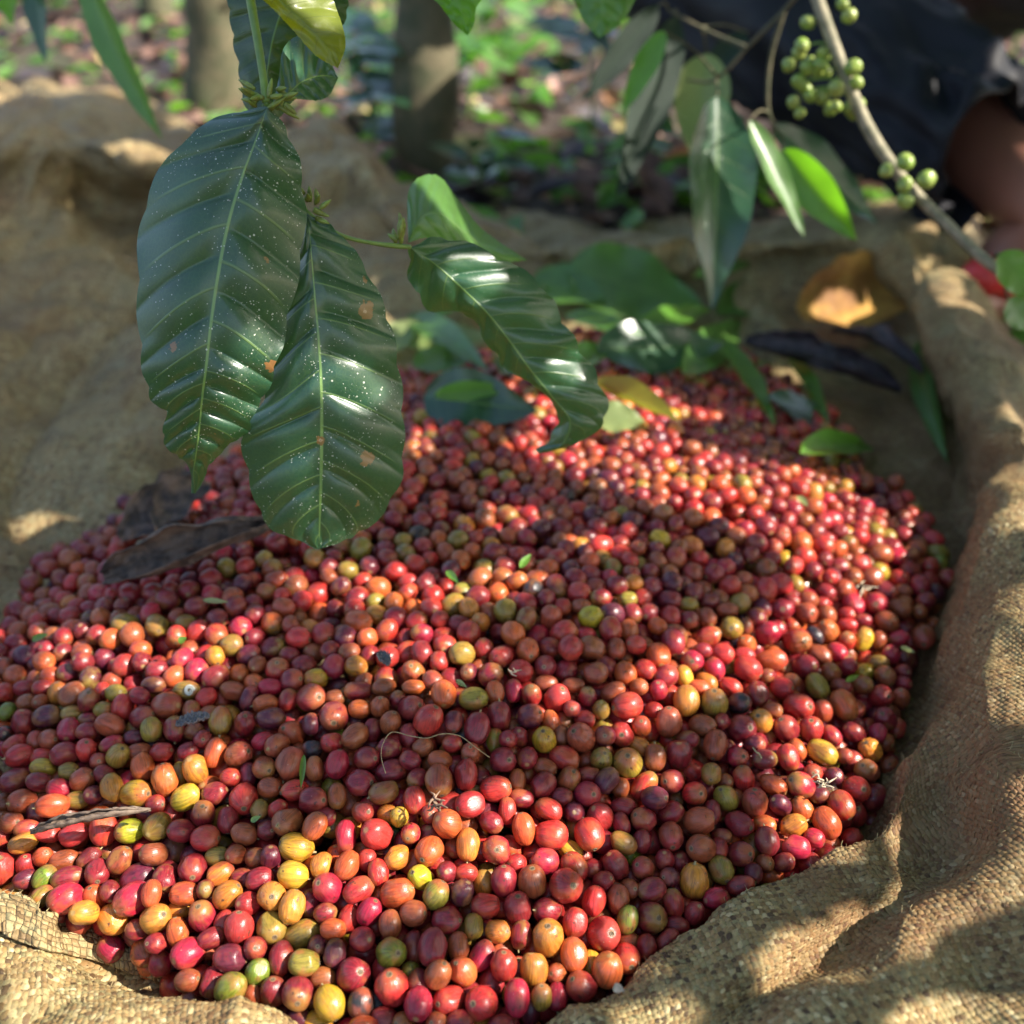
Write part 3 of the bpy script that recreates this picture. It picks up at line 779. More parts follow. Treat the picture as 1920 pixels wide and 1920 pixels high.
TR = """1692,1108,18,10,0n 1330,1127,17,13,0d 1643,1132,22,22,0c 1600,1132,23,20,120c 1290,1133,17,13,0v 1687,1140,23,18,150n 1468,1142,22,22,0d 1363,1144,23,15,0n 1725,1147,15,15,0n 1512,1150,22,21,0n 1587,1152,17,15,0r 1550,1153,20,17,120n 1417,1158,21,20,0d 1326,1158,20,18,120n 1293,1162,18,18,0d 1617,1163,13,10,0d 1663,1166,24,20,150n 1588,1172,20,15,0r 1397,1175,13,10,90n 1371,1178,22,22,90v 1552,1184,24,21,120o 1440,1187,24,22,30c 1528,1191,21,14,130b 1328,1194,26,20,20r 1732,1195,23,22,90n 1619,1198,24,18,70y 1685,1198,21,15,20c 1648,1200,18,14,90n 1495,1202,27,26,0r 1588,1202,19,17,90r 1400,1208,20,18,120o 1317,1220,15,12,0d 1569,1223,21,18,150c 1353,1227,24,21,0r 1537,1228,25,18,150n 1670,1228,19,18,110c 1395,1228,19,12,0r 1447,1238,30,21,5o 1298,1240,22,22,90c 1647,1242,19,13,0v 1510,1250,25,23,0d 1590,1250,20,18,30d 1402,1253,28,24,150r 1340,1253,22,18,120c 1693,1260,16,15,0d 1558,1262,20,18,120n 1660,1267,22,20,130n 1283,1268,20,13,110y 1440,1268,14,13,0d 1483,1277,18,15,0n 1325,1278,18,11,150a 1692,1282,15,13,0d 1023,1282,18,10,0n 288,1285,25,17,0p 1619,1285,20,18,0n 1075,1285,20,12,0n 1533,1287,27,21,120v 1577,1287,20,12,160d 507,1288,25,17,0c 1371,1288,23,17,150r 720,1288,22,15,10n 1198,1288,18,17,0o 776,1289,22,16,0o 1467,1290,23,20,0r 45,1290,19,15,0d 80,1290,18,14,0r 1312,1290,18,12,160o 1234,1294,21,18,90c 671,1295,27,20,0d 350,1295,25,19,0v 437,1295,25,18,170n 963,1295,18,12,90c 192,1297,15,13,90r 1150,1298,27,18,30n 928,1298,23,19,100o 10,1298,20,18,0r 107,1300,22,18,90a 218,1300,20,17,0v 1420,1301,25,22,90d 832,1302,28,25,90o 133,1302,26,23,40n 997,1303,22,19,90r 1651,1305,23,22,0r 262,1305,21,17,150d 1102,1307,20,18,90d 582,1308,28,27,0d 387,1308,22,17,30r 1689,1308,19,17,90n 628,1308,15,13,0n 1045,1310,28,25,60r 888,1310,28,22,0v 468,1310,24,18,70p 541,1312,22,18,70r 747,1313,17,15,90d 1287,1314,30,25,90a 166,1315,24,22,90d 50,1317,19,17,20n 77,1317,14,13,0n 1339,1318,29,26,90v 1387,1318,22,20,0b 497,1320,25,18,10o 1582,1322,32,25,120o 1175,1322,30,26,10r 313,1322,28,25,0n 1497,1325,30,27,0r 713,1326,21,19,90n 230,1327,26,22,80r 772,1328,26,24,20d 674,1330,22,18,0o 1073,1330,17,17,0p 1127,1331,19,17,90v 1227,1332,18,17,0r 359,1332,18,15,90n 1448,1332,18,15,0n 193,1332,15,13,0v 1543,1333,22,18,90n 13,1334,18,15,50g 393,1337,15,13,0n 138,1338,21,15,0v 936,1342,28,23,90d 995,1343,26,24,20p 623,1344,29,28,90d 88,1344,27,23,10p 267,1345,24,21,20d 508,1346,28,22,0p 1660,1348,23,22,120d 1095,1348,20,17,0r 802,1350,32,27,60r 167,1350,15,12,0d 413,1352,29,23,80v 1427,1352,23,22,120a 1253,1353,30,25,90n 851,1353,22,20,90p 1032,1353,21,16,110o 1355,1353,15,15,0d 45,1355,26,22,100d 732,1355,23,20,70n 460,1358,24,22,90d 585,1358,22,18,90p 208,1360,29,22,160n 1318,1360,27,20,170n 1202,1362,20,19,90o 1390,1366,28,26,0d 1474,1366,26,24,120d 896,1367,31,25,80d 328,1367,25,21,90d 1522,1368,25,23,90r 131,1368,24,22,70c 282,1368,24,20,90v 696,1370,18,13,80d 365,1371,17,15,0n 163,1372,21,18,0d 1602,1373,23,20,150d 548,1375,27,24,150n 1646,1375,20,18,90c 8,1375,15,15,0b 1165,1378,25,25,0r 667,1380,28,23,40n 1135,1380,20,20,0p 1558,1380,22,18,130c 767,1380,18,13,100d 1052,1380,18,13,90n 972,1382,20,19,90d 1088,1383,29,27,140n 253,1383,18,15,0p 1021,1387,25,23,100y 381,1387,18,18,0d 953,1387,18,18,0d 1290,1387,17,13,0d 92,1388,20,19,0n 927,1388,17,12,90v 493,1390,23,18,20c 67,1390,16,12,90n 622,1392,22,20,0r 210,1395,24,18,20c 1415,1395,20,17,0p 848,1395,19,17,0r 1341,1396,29,24,80n 28,1397,25,18,30r 520,1398,24,22,20n 1200,1400,18,13,150a 792,1402,21,18,20n 728,1403,25,22,0d 1495,1405,20,15,120o 585,1405,18,15,0b 1632,1407,24,22,120a 162,1407,23,21,90r 353,1408,18,15,20d 1542,1410,30,22,150y 302,1410,22,19,10r 262,1410,21,14,0n 402,1412,30,21,75o 1273,1413,31,26,90d 882,1413,21,20,90n 122,1414,28,23,10d 447,1415,27,25,20n 37,1417,27,22,10r 220,1417,23,21,60v 1582,1417,17,15,0n 80,1417,15,10,0r 1382,1418,22,21,0c 1227,1420,26,22,90n 1478,1420,26,21,110r 989,1421,21,20,90d 688,1422,24,22,0d 1432,1422,25,20,0d 1058,1423,30,23,160r 1128,1423,23,22,60v 943,1425,25,24,0d 825,1425,24,18,170n 185,1427,15,15,0d 768,1428,22,19,150d 542,1432,33,27,70n 1178,1432,29,28,90v 632,1433,28,22,80c 267,1437,27,22,100o 1021,1438,22,15,160n 495,1440,23,22,150n 82,1440,27,18,170y 368,1441,28,26,120a 591,1442,27,18,95n 1624,1446,23,22,120n 735,1447,30,24,20d 128,1448,18,15,0v 1525,1450,18,18,0r 874,1452,31,22,90r 1334,1452,21,20,90v 197,1452,22,18,150d 465,1452,18,13,90p 337,1452,15,10,90v 1563,1455,18,17,0p 1105,1455,18,13,0d 783,1458,21,18,40d 432,1458,19,18,0r 1393,1460,25,21,100r 310,1462,32,25,100o 822,1463,31,26,100n 28,1463,29,23,20d 1067,1463,26,23,60n 155,1463,24,22,30n 1139,1464,27,21,60p 1260,1465,23,22,0d 1358,1465,14,13,0n 970,1465,17,10,90n 73,1467,25,19,170d 676,1468,28,26,0d 1019,1472,27,23,50d 1450,1472,29,20,150o 1207,1473,32,23,50r 1502,1473,28,25,150c 1162,1475,17,15,90n 505,1477,23,20,0n 208,1478,28,21,100a 110,1478,23,19,170c 930,1479,30,26,10r 1605,1480,26,25,0r 553,1483,27,22,10r 720,1487,29,24,20n 255,1488,29,26,0y 403,1488,25,22,20d 1302,1488,23,22,0r 1100,1489,25,24,0c 177,1490,19,18,0p 1535,1490,17,15,0p 632,1493,25,18,90n 1053,1493,18,15,0d 348,1495,29,25,30y 1228,1497,26,23,0p 977,1497,22,15,170d 458,1498,29,27,90r 1360,1498,27,23,120v 147,1498,17,12,0v 777,1500,27,21,100r 587,1502,28,25,0d 43,1502,27,23,10n 1415,1504,28,25,90n 882,1508,29,26,20r 292,1508,16,15,0r 98,1509,32,22,10o 1463,1509,22,20,140p 1578,1510,29,25,120r 1168,1513,22,13,0d 1504,1517,25,20,120o 488,1517,17,16,90v 1030,1518,28,21,150r 520,1518,22,18,40r 950,1520,25,18,90r 680,1522,22,21,0n 1257,1523,25,22,30d 1077,1523,20,20,0p 1335,1523,23,15,90d 380,1525,25,24,90d 727,1525,15,13,0a 807,1527,17,17,0d 67,1527,13,10,90p 607,1530,15,13,0d 1127,1532,27,25,130r 748,1532,19,18,90y 1207,1537,25,23,150d 427,1538,25,20,90d 1313,1539,31,26,10n 538,1541,29,27,20n 922,1542,24,20,150d 1550,1543,32,25,120o 838,1545,29,27,150o 1385,1545,28,24,160d 22,1545,22,21,0n 1163,1545,22,17,110d 1433,1547,22,17,170o 1488,1548,27,22,20a 295,1550,28,25,40v 588,1552,28,22,60o 48,1553,15,8,0r 194,1555,32,27,90r 983,1555,33,22,100o 500,1557,18,17,0d 243,1558,28,23,10l 340,1558,26,22,0d 88,1562,27,18,170r 770,1563,19,18,60c 706,1564,31,28,160r 458,1564,26,20,160n 1033,1565,32,28,0r 1105,1565,32,28,110r 138,1565,27,21,20r 1258,1568,28,25,100n 648,1568,30,22,90c 3,1568,15,13,90r 1353,1570,17,15,0d 385,1572,28,25,0r 1527,1572,20,17,150c 1438,1577,28,23,100d 1203,1578,21,17,90d 44,1580,28,20,20a 1169,1581,28,20,150v 878,1584,33,22,85a 558,1586,34,28,165y 1492,1588,28,23,170c 1347,1590,15,13,90d 1316,1591,28,26,0n 1070,1593,22,13,150y 932,1594,28,28,90c 805,1596,29,27,50o 1390,1602,26,24,0d 287,1602,27,23,0n 442,1602,21,19,20n 82,1607,20,19,60o 410,1607,18,13,0v 744,1608,27,22,30a 507,1608,23,20,90p 480,1608,17,15,0n 168,1610,27,17,40d 1246,1613,19,18,90d 688,1613,15,13,90r 1020,1615,29,25,0c 120,1615,30,20,10n 225,1617,27,23,60n 1470,1617,22,18,20d 1433,1620,18,17,0d 968,1620,17,15,0r 603,1622,24,22,70a 46,1622,18,16,90r 1153,1623,28,24,120d 652,1623,29,23,60o 1077,1627,30,25,120r 361,1627,28,26,90d 1206,1628,22,21,150n 1112,1628,16,15,0d 2,1630,31,28,90r 1353,1632,28,24,120v 185,1635,26,24,90d 838,1635,20,20,0d 709,1636,26,21,95r 1413,1637,20,18,100p 874,1638,22,18,0r 411,1639,28,21,30a 550,1640,30,26,165y 257,1645,33,28,30p 790,1645,27,23,150l 1256,1645,19,18,0p 125,1647,32,22,15d 83,1647,25,20,50g 50,1647,23,18,20p 453,1647,15,13,0d 308,1648,28,23,90d 487,1648,27,22,20d 943,1652,29,26,90d 1132,1652,22,18,20d 1305,1654,33,29,90a 998,1654,32,28,90n 907,1655,20,15,90a 1062,1660,34,33,0r 1388,1660,31,20,10d 385,1667,18,18,0d 1180,1667,18,17,0n 673,1668,31,23,30r 613,1669,29,27,150c 1221,1669,28,24,20d 205,1672,17,15,90d 867,1673,26,24,60p 745,1675,32,28,20o 817,1677,28,25,60v 346,1677,28,23,5o 427,1678,29,25,40a 179,1680,25,22,120o 280,1680,25,17,80o 78,1680,23,18,40v 508,1682,28,28,0a 123,1683,34,28,20c 1341,1684,25,22,10c 250,1685,38,31,35c 1160,1687,28,21,90n 1114,1689,29,23,75r 582,1693,30,18,90d 1262,1693,27,20,100r 467,1694,24,22,0r 910,1698,28,24,0r 548,1702,32,25,75a 971,1703,30,28,90d 1027,1707,28,24,0d 333,1707,18,12,20a 692,1710,28,24,60c 610,1710,20,17,0d 157,1711,30,25,0a 775,1712,26,24,0n 1303,1713,22,20,60d 378,1718,29,27,110c 215,1720,30,29,120a 290,1722,29,28,30a 1223,1723,31,30,0d 1177,1723,28,18,75g 653,1723,22,15,70r 838,1725,29,26,0d 420,1730,23,18,60r 1078,1731,29,24,85r 731,1733,27,22,90n 888,1737,23,19,90v 1268,1737,17,13,0d 448,1740,32,28,90r 508,1740,30,28,110v 625,1742,25,20,0o 260,1742,22,18,0d 933,1746,25,23,0a 333,1748,28,22,100o 1132,1751,33,32,0r 568,1752,38,26,25v 980,1753,25,18,80d 1026,1758,34,32,90a 397,1758,22,15,20d 679,1762,25,24,0d 1250,1762,28,15,50d 293,1768,20,18,0d 1178,1768,18,15,0n 777,1775,33,22,90d 860,1775,27,22,90n 593,1775,18,18,0p 1212,1777,22,17,90d 812,1778,36,28,80d 478,1778,22,22,0d 353,1787,35,28,30c 735,1787,29,28,0g 627,1788,27,22,80p 1073,1791,32,26,100o 903,1792,32,22,60c 1173,1797,29,27,120r 527,1797,32,23,85d 432,1798,33,26,170p 573,1807,30,26,0v 1107,1807,18,13,90y 943,1810,29,27,90r 1002,1817,32,27,100a 1139,1820,34,30,80o 868,1822,29,26,130o 483,1823,26,23,60g 1045,1825,18,17,0n 770,1827,17,15,90v 662,1828,33,32,20d 820,1828,28,25,60n 603,1832,22,18,0n 353,1838,24,22,10n 400,1840,30,25,70d 785,1840,17,15,90d 1091,1850,30,28,140d 735,1852,35,32,100r 433,1854,31,28,30g 512,1860,28,25,90d 557,1865,31,30,90d 1044,1867,24,19,90c 473,1868,21,18,80n 1015,1870,23,20,90v 972,1872,35,25,90c 842,1875,31,28,20r 903,1882,32,31,0r 617,1882,34,28,110y 676,1882,30,25,80b 784,1885,32,29,80c 993,1893,17,12,90p 563,1908,20,17,0p 718,1910,22,17,0d 595,1913,22,12,0y 862,1915,23,18,0d 757,1917,18,17,0n 820,1917,18,17,0n 940,1922,23,18,0d 683,1925,25,18,0o"""
PAL = dict(r=(.45,.032,.026), c=(.42,.018,.042), d=(.24,.018,.024), p=(.11,.014,.028), o=(.54,.10,.025), a=(.58,.21,.028),
           y=(.54,.33,.025), l=(.40,.42,.02), g=(.17,.21,.022), v=(.30,.20,.03), n=(.32,.072,.026), b=(.030,.024,.028))
CN = dict(r='bright red', c='crimson', d='dark red', p='dark purple', o='orange red', a='amber orange', y='yellow', l='lime green', g='green', v='olive', n='reddish brown', b='blackened')
tr = []
for tok in TR.split():
    q = tok.split(',')
    tr.append((int(q[0]), int(q[1]), int(q[2]), int(q[3]), int(q[4][:-1]), q[4][-1]))
NTR = len(tr)
tx = np.array([q[0] for q in tr], float); ty = np.array([q[1] for q in tr], float)
tA = np.array([q[2] for q in tr], float); tB = np.array([q[3] for q in tr], float)
D = np.array([ray(a, b) for a, b in zip(tx, ty)])
T0 = np.array([surf_t(a, b) for a, b in zip(tx, ty)])
# small apparent size = partly buried: give it normal girth and push it a little deeper
minB = 0.0047 * FPX / T0
grow = np.maximum(tB, minB * 0.93) / tB
bury = np.clip(grow - 1, 0, 0.6)
tBe = tB * grow; tAe = np.maximum(tA, tBe * 1.02)
T = T0 + 0.006 * bury
LX = np.zeros(NTR); LY = np.zeros(NTR)
rr_px = np.sqrt(tAe * tBe) * 0.95
for it in range(220):
    Pw = CAMP + D * T[:, None] + np.outer(LX, CRIGHT) + np.outer(LY, CUP)
    R = rr_px * T / FPX
    df = Pw[:, None] - Pw[None]
    ds = np.linalg.norm(df, axis=2) + np.eye(NTR)
    pen = (R[:, None] + R[None]) - ds
    np.fill_diagonal(pen, 0)
    pen = np.maximum(pen, 0)
    dirn = df / ds[..., None]
    push = (dirn * pen[..., None] * 0.5).sum(1) * 0.45
    dt = (push * D).sum(1) / (D ** 2).sum(1)
    # separate in depth first (keeps the picture), a little sideways
    dtt = np.abs(df @ np.array((0, CT, -ST)))
    T += dt * 1.6
    LX += push @ CRIGHT * 0.25; LY += push @ CUP * 0.25
    LX *= 0.96; LY *= 0.96
    T += (T0 + 0.006 * bury - T) * 0.03
TP = CAMP + D * T[:, None] + np.outer(LX, CRIGHT) + np.outer(LY, CUP)
TRr = rr_px * T / FPX

# filler cherries: dense random packing under the heap's surface
x0, y0 = BW.min(0); x1, y1 = BW.max(0)
NP_ = 30000
cand = np.stack([rng.uniform(x0, x1, NP_), rng.uniform(y0, y1, NP_)], 1)
cand = cand[inside(cand[:, 0], cand[:, 1], BW)]
area = len(cand) / NP_ * (x1 - x0) * (y1 - y0)
NF = int(area / (0.0122 ** 2) * 2.45)
cand = cand[:NF] if len(cand) >= NF else cand
FR = rng.uniform(0.0050, 0.0069, len(cand)) * (1 + .07 * np.clip((cand[:, 1] - .42) / .3, 0, 1))
sz = surf(cand[:, 0], cand[:, 1])
FP = np.concatenate([cand, (sz - rng.uniform(0, 0.024, len(cand)))[:, None]], 1)
px_, py_, _ = proj(np.concatenate([cand, sz[:, None]], 1))
tz = ((px_ < 1290) & (py_ > 1292)) | ((px_ >= 1290) & (px_ < 1540) & (py_ > 1140)) | ((px_ >= 1540) & (py_ > 1122))
CAPZ = sz - np.where(tz, 0.0085, 0.0) + rng.uniform(-0.0025, 0.0012, len(cand))
near_cam = py_ > 2000
allP = np.concatenate([FP, TP]); allR = np.concatenate([FR, TRr])
nf = len(FP)
def find_pairs(Pp, rc):
    c = np.floor(Pp / rc).astype(np.int64); c -= c.min(0)
    M = c.max(0) + 3
    key = ((c[:, 0] + 1) * M[1] + c[:, 1] + 1) * M[2] + c[:, 2] + 1
    o = np.argsort(key, kind='stable'); ks = key[o]
    I, J = [], []
    for dx in (-1, 0, 1):
        for dy in (-1, 0, 1):
            for dz in (-1, 0, 1):
                off = (dx * M[1] + dy) * M[2] + dz
                lo = np.searchsorted(ks, key + off, 'left'); hi = np.searchsorted(ks, key + off, 'right')
                n = hi - lo
                if n.sum() == 0: continue
                i = np.repeat(np.arange(len(Pp)), n)
                st = np.repeat(lo - np.concatenate([[0], np.cumsum(n)[:-1]]), n)
                j = o[st + np.arange(n.sum())]
                m = i < j
                I.append(i[m]); J.append(j[m])
    return np.concatenate(I), np.concatenate(J)
invm = np.concatenate([np.ones(nf), np.zeros(NTR)])
# cherries seen large keep their place in the packing
for it in range(60):
    if it % 4 == 0: I, J = find_pairs(allP, 0.0145)
    d = allP[I] - allP[J]
    L = np.linalg.norm(d, axis=1) + 1e-9
    pen = (allR[I] + allR[J]) * 1.0 - L
    m = pen > 0
    wi, wj = invm[I[m]], invm[J[m]]
    ws = wi + wj + 1e-9
    c = d[m] / L[m][:, None] * (pen[m] / ws)[:, None] * 0.55
    acc = np.zeros_like(allP)
    for k in range(3):
        acc[:, k] += np.bincount(I[m], c[:, k] * wi, len(allP)) - np.bincount(J[m], c[:, k] * wj, len(allP))
    allP += acc
    allP[:nf, 2] += 0.00012
    allP[:nf, 2] = np.minimum(allP[:nf, 2], CAPZ)
FPf = allP[:nf]
keep = inside(FPf[:, 0], FPf[:, 1], BW) & (FPf[:, 2] > sz - 0.03)
# nothing of the filler may come in front of a cherry that was placed by eye
fx_, fy_, fd_ = proj(FPf)
for k in range(NTR):
    dd = np.hypot(fx_ - tx[k], fy_ - ty[k])
    keep &= ~((dd < tB[k] * 0.9) & (fd_ < T[k] + 0.001))
tzn = tz & (FPf[:, 2] > sz - 0.004)
keep &= ~tzn
FPf = FPf[keep]; FRf = FR[keep]

def cherry_unit(nu, nv, seed):
    """unit cherry, long axis z, slightly flattened poles, a shallow dimple at +z"""
    rs = np.random.RandomState(seed)
    th = np.linspace(0, np.pi, nu)[1:-1]
    ph = np.linspace(0, 2 * np.pi, nv, endpoint=False)
    T_, P_ = np.meshgrid(th, ph, indexing='ij')
    x = np.sin(T_) ** 0.93 * np.cos(P_); y = np.sin(T_) ** 0.93 * np.sin(P_); z = np.cos(T_)
    V = np.stack([x, y, z], -1).reshape(-1, 3)
    V = np.concatenate([V, [[0, 0, 1]], [[0, 0, -1]]])
    L = V.copy()
    r = np.hypot(V[:, 0], V[:, 1])
    dim = np.exp(-(r / 0.17) ** 2)
    V[:, 2] -= np.where(V[:, 2] > 0, dim * 0.05, 0)
    V[:, 2] += np.where(V[:, 2] < 0, dim * 0.03, 0)
    for i in range(len(V)):
        q = Vector(L[i])
        k = 1 + 0.055 * noise.noise(q * 1.1 + Vector((seed * 7.3, 1, 2))) + 0.018 * noise.noise(q * 3.5 + Vector((seed, 5, 2)))
        V[i] *= k
    for _ in range(3):
        nn_ = rs.randn(3); nn_[2] *= .4; nn_ /= np.linalg.norm(nn_); dd_ = V @ nn_; lim = rs.uniform(.80, .93)
        V -= np.outer(np.maximum(dd_ - lim, 0) * .75, nn_)
    if seed % 5 == 0:
        for i in range(len(V)): V[i] *= 1 - .10 * abs(noise.noise(Vector(L[i]) * 2.6 + Vector((seed, 1, 9)))) 
    e = rs.uniform(0.93, 1.03)
    V[:, 0] *= e
    n0 = (nu - 2) * nv
    F = grid_faces(nu - 2, nv, True)
    F = F[:, ::-1]
    j = np.arange(nv); j1 = (j + 1) % nv
    Tt = np.concatenate([np.stack([j, j1, j * 0 + n0], 1), np.stack([(nu - 3) * nv + j1, (nu - 3) * nv + j, j * 0 + n0 + 1], 1)])
    return V, L, [F, Tt]

# --- the 300 that show largest: things of their own
order = np.argsort(-(tA * tB))
idx_thing = sorted(order[:300])
idx_rest = [i for i in range(NTR) if i not in set(idx_thing)]
protos = []
for k in range(12):
    V, L, F = cherry_unit(26, 36, k + 1)
    me = mesh_np('coffee_cherry', V, F, M_CH, vecs={'lco': L}, link=False)
    protos.append(me)
# scar ring and stalk stub (unit cherry space)
ringp = []
a = np.linspace(0, 2 * np.pi, 13)
rp = np.stack([np.cos(a) * 0.13, np.sin(a) * 0.12, np.full(13, 0.962) + 0.006 * np.sin(3 * a)], 1)
V1, F1 = tube_arrays(rp, np.full(13, 0.034), 6)
V2, F2 = tube_arrays([(0.01, 0, 0.93), (0.02, 0.01, 0.975)], [0.05, 0.035], 8)
V, F, _ = merge([(V1, F1), (V2, F2)])
me_scar = mesh_np('blossom_scar', V, F, M_SCAR, link=False)
V1, F1 = tube_arrays([(0, 0, -0.94), (0.02, 0.01, -1.04), (0.06, 0.0, -1.13)], [0.11, 0.075, 0.065], 8, 7)
me_stub = mesh_np('stalk_stub', V1, F1, M_STEMLET, link=False)

def basis(axis, roll):
    z = axis / np.linalg.norm(axis)
    h = np.array((0.2, 0.5, 0.84)); x = np.cross(h, z)
    if np.linalg.norm(x) < 0.1: x = np.cross((1, 0, 0), z)
    x /= np.linalg.norm(x); y = np.cross(z, x)
    c, s_ = math.cos(roll), math.sin(roll)
    return np.stack([x * c + y * s_, -x * s_ + y * c, z], 1)

ORI = []
for i, q in enumerate(tr):
    px, py, A, B, g, cc = q
    al = math.radians(g)
    v = -(D[i] / np.linalg.norm(D[i]))
    ax = math.cos(al) * CRIGHT + math.sin(al) * CUP
    ax -= v * (ax @ v); ax /= np.linalg.norm(ax)
    asp = rng.uniform(1.12, 1.26)
    ratio = A / B
    if ratio >= asp: asp = min(ratio, 1.4); tau = rng.uniform(-0.25, 0.25)
    else:
        c2 = max(0.0, (ratio ** 2 - 1) / (asp ** 2 - 1))
        tau = max(math.acos(math.sqrt(min(1, c2))), rng.uniform(0, .9)) * (1 if rng.rand() < 0.7 else -1)
    sgn = 1 if rng.rand() < 0.6 else -1
    axis = (math.cos(tau) * ax + math.sin(tau) * v) * sgn
    if abs(tau) > 0.9 and rng.rand() < 0.7 and (axis @ v) < 0: axis = -axis
    ORI.append((axis, asp))

def comp(dx, dy):
    a = math.degrees(math.atan2(-dy, dx)) % 360
    return ['right of', 'upper-right of', 'above', 'upper-left of', 'left of', 'lower-left of', 'below', 'lower-right of'][int((a + 22.5) // 45) % 8]
cherries = []
used = set()
LIT = []
for n_, i in enumerate(idx_thing):
    px, py, A, B, g, cc = tr[i]
    o = bpy.data.objects.new('coffee_cherry', protos[rng.randint(0, 12)])
    COL.objects.link(o)
    axis, asp = ORI[i]
    b = tBe[i] * T[i] / FPX
    if asp > A / B * 0.999 and A > B * 1.02: pass
    Rm = basis(axis, rng.uniform(0, 6.28))
    M4 = Matrix([[*Rm[r], TP[i][r]] for r in range(3)] + [[0, 0, 0, 1]])
    o.matrix_world = M4 @ Matrix.Diagonal((b, b, b * asp, 1))
    base = np.array(PAL[cc]) * rng.uniform(0.82, 1.15)
    base = base * (1 + rng.uniform(-0.12, 0.12, 3))
    o.color = (*np.clip(base, 0, 1), 1)
    sc_ = bpy.data.objects.new('blossom_scar', me_scar); COL.objects.link(sc_); sc_.parent = o
    stub = rng.rand() < 0.3
    if stub:
        st_ = bpy.data.objects.new('stalk_stub', me_stub); COL.objects.link(st_); st_.parent = o
    # label: colour, size and shape, then the two differently coloured neighbours and the part of the photo
    big = 'large ' if A * B > 950 else ('small ' if A * B < 560 else '')
    shape = 'oval' if A / B > 1.2 else 'round'
    near_ = [j for j in np.argsort(np.hypot(tx - px, ty - py))[1:16]]
    area_ = ('far left', 'left of centre', 'centre', 'right of centre', 'far right')[min(4, int(px / 350))]
    row_ = ('upper', 'middle', 'lower', 'bottom')[0 if py < 1300 else 1 if py < 1450 else 2 if py < 1650 else 3]
    lab = None
    cands = []
    for q1 in range(len(near_)):
        for q2 in range(q1 + 1, len(near_)):
            j1, j2 = near_[q1], near_[q2]
            cands.append((q1 * q1 + q2 * q2, j1, j2))
    cands.sort()
    for _, j1, j2 in cands:
        l_ = '%s%s %s cherry %s %s and %s %s, %s %s' % (big, shape, CN[cc], comp(px - tx[j1], py - ty[j1]), CN[tr[j1][5]], comp(px - tx[j2], py - ty[j2]), CN[tr[j2][5]], row_, area_)
        if l_ not in used and len(l_.replace(',', '').split()) <= 16: lab = l_; break
    used.add(lab)
    tag(o, lab, 'cherry', 'ripe coffee cherries heaped on the sack')
    cherries.append(o)

# --- all the others, one mass
def cherry_mass(name, C, R, axes, asps, colk, nu, nv, seed):
    rs = np.random.RandomState(seed)
    n = len(C)
    units = [cherry_unit(nu, nv, 20 + k) for k in range(6)]
    nvt = len(units[0][0])
    Vall = np.empty((n, nvt, 3), np.float32); Lall = np.empty((n, nvt, 3), np.float32); Call = np.empty((n, nvt, 4), np.float32)
    for i in range(n):
        V, L, F = units[i % 6]
        Rm = basis(axes[i], rs.uniform(0, 6.28))
        Vall[i] = (V * (R[i], R[i], R[i] * asps[i])) @ Rm.T + C[i]
        Lall[i] = L
        base = np.array(PAL[colk[i]]) * rs.uniform(0.8, 1.15) * (1 + rs.uniform(-0.14, 0.14, 3))
        Call[i, :, :3] = np.clip(base, 0, 1); Call[i, :, 3] = rs.rand()
    F = units[0][2]
    offs = (np.arange(n) * nvt)[:, None, None]
    Fa = [(f[None] + offs).reshape(-1, f.shape[1]) for f in F]
    return Vall.reshape(-1, 3), Fa, Call.reshape(-1, 4), Lall.reshape(-1, 3)
keys = list('drnpocvaygb')
pr = np.array([.30, .23, .18, .09, .10, .07, .045, .022, .006, .003, .004]); pr /= pr.sum()
fcol = rng.choice(keys, len(FPf), p=pr)
# conspicuous ones further up the heap
ACC = [(458,1132,'l'),(345,1290,'v'),(910,880,'y'),(940,900,'v'),(1105,915,'v'),(1195,905,'v'),(1050,1110,'g'),(1225,1005,'y'),(1480,1050,'y'),(1490,1095,'v'),(590,1070,'v'),
       (432,1065,'v'),(660,1070,'v'),(660,1035,'v'),(910,1058,'v'),(850,1120,'v'),(945,1135,'v'),(890,1158,'a'),(1125,1055,'v'),(1165,1135,'v'),(1620,1195,'y'),(340,1165,'v'),
       (410,1350,'v'),(790,995,'b'),(992,1105,'b'),(1065,930,'b'),(1380,1312,'b'),(700,1100,'o'),(738,1120,'o'),(870,1035,'o'),(960,1090,'o'),(205,1195,'o'),(165,1225,'o'),(340,1265,'o'),
       (435,955,'o'),(765,970,'c'),(1540,945,'c'),(800,780,'y'),(885,870,'y'),(1250,890,'a'),(1315,905,'a'),(1300,1090,'n'),(1370,1175,'v'),(1500,945,'c'),(700,1150,'a'),(655,1240,'a')]
fx_, fy_, fd_ = proj(FPf)
topk = FPf[:, 2] > surf(FPf[:, 0], FPf[:, 1]) - 0.007
for ax_, ay_, k in ACC:
    j = np.argmin(np.hypot(fx_ - ax_, fy_ - ay_) + (~topk) * 60)
    fcol[j] = k
    if k in 'gl':
        for jj in np.argsort(np.hypot(fx_ - ax_, fy_ - ay_))[1:3]:
            if fcol[jj] == k: fcol[jj] = 'd'
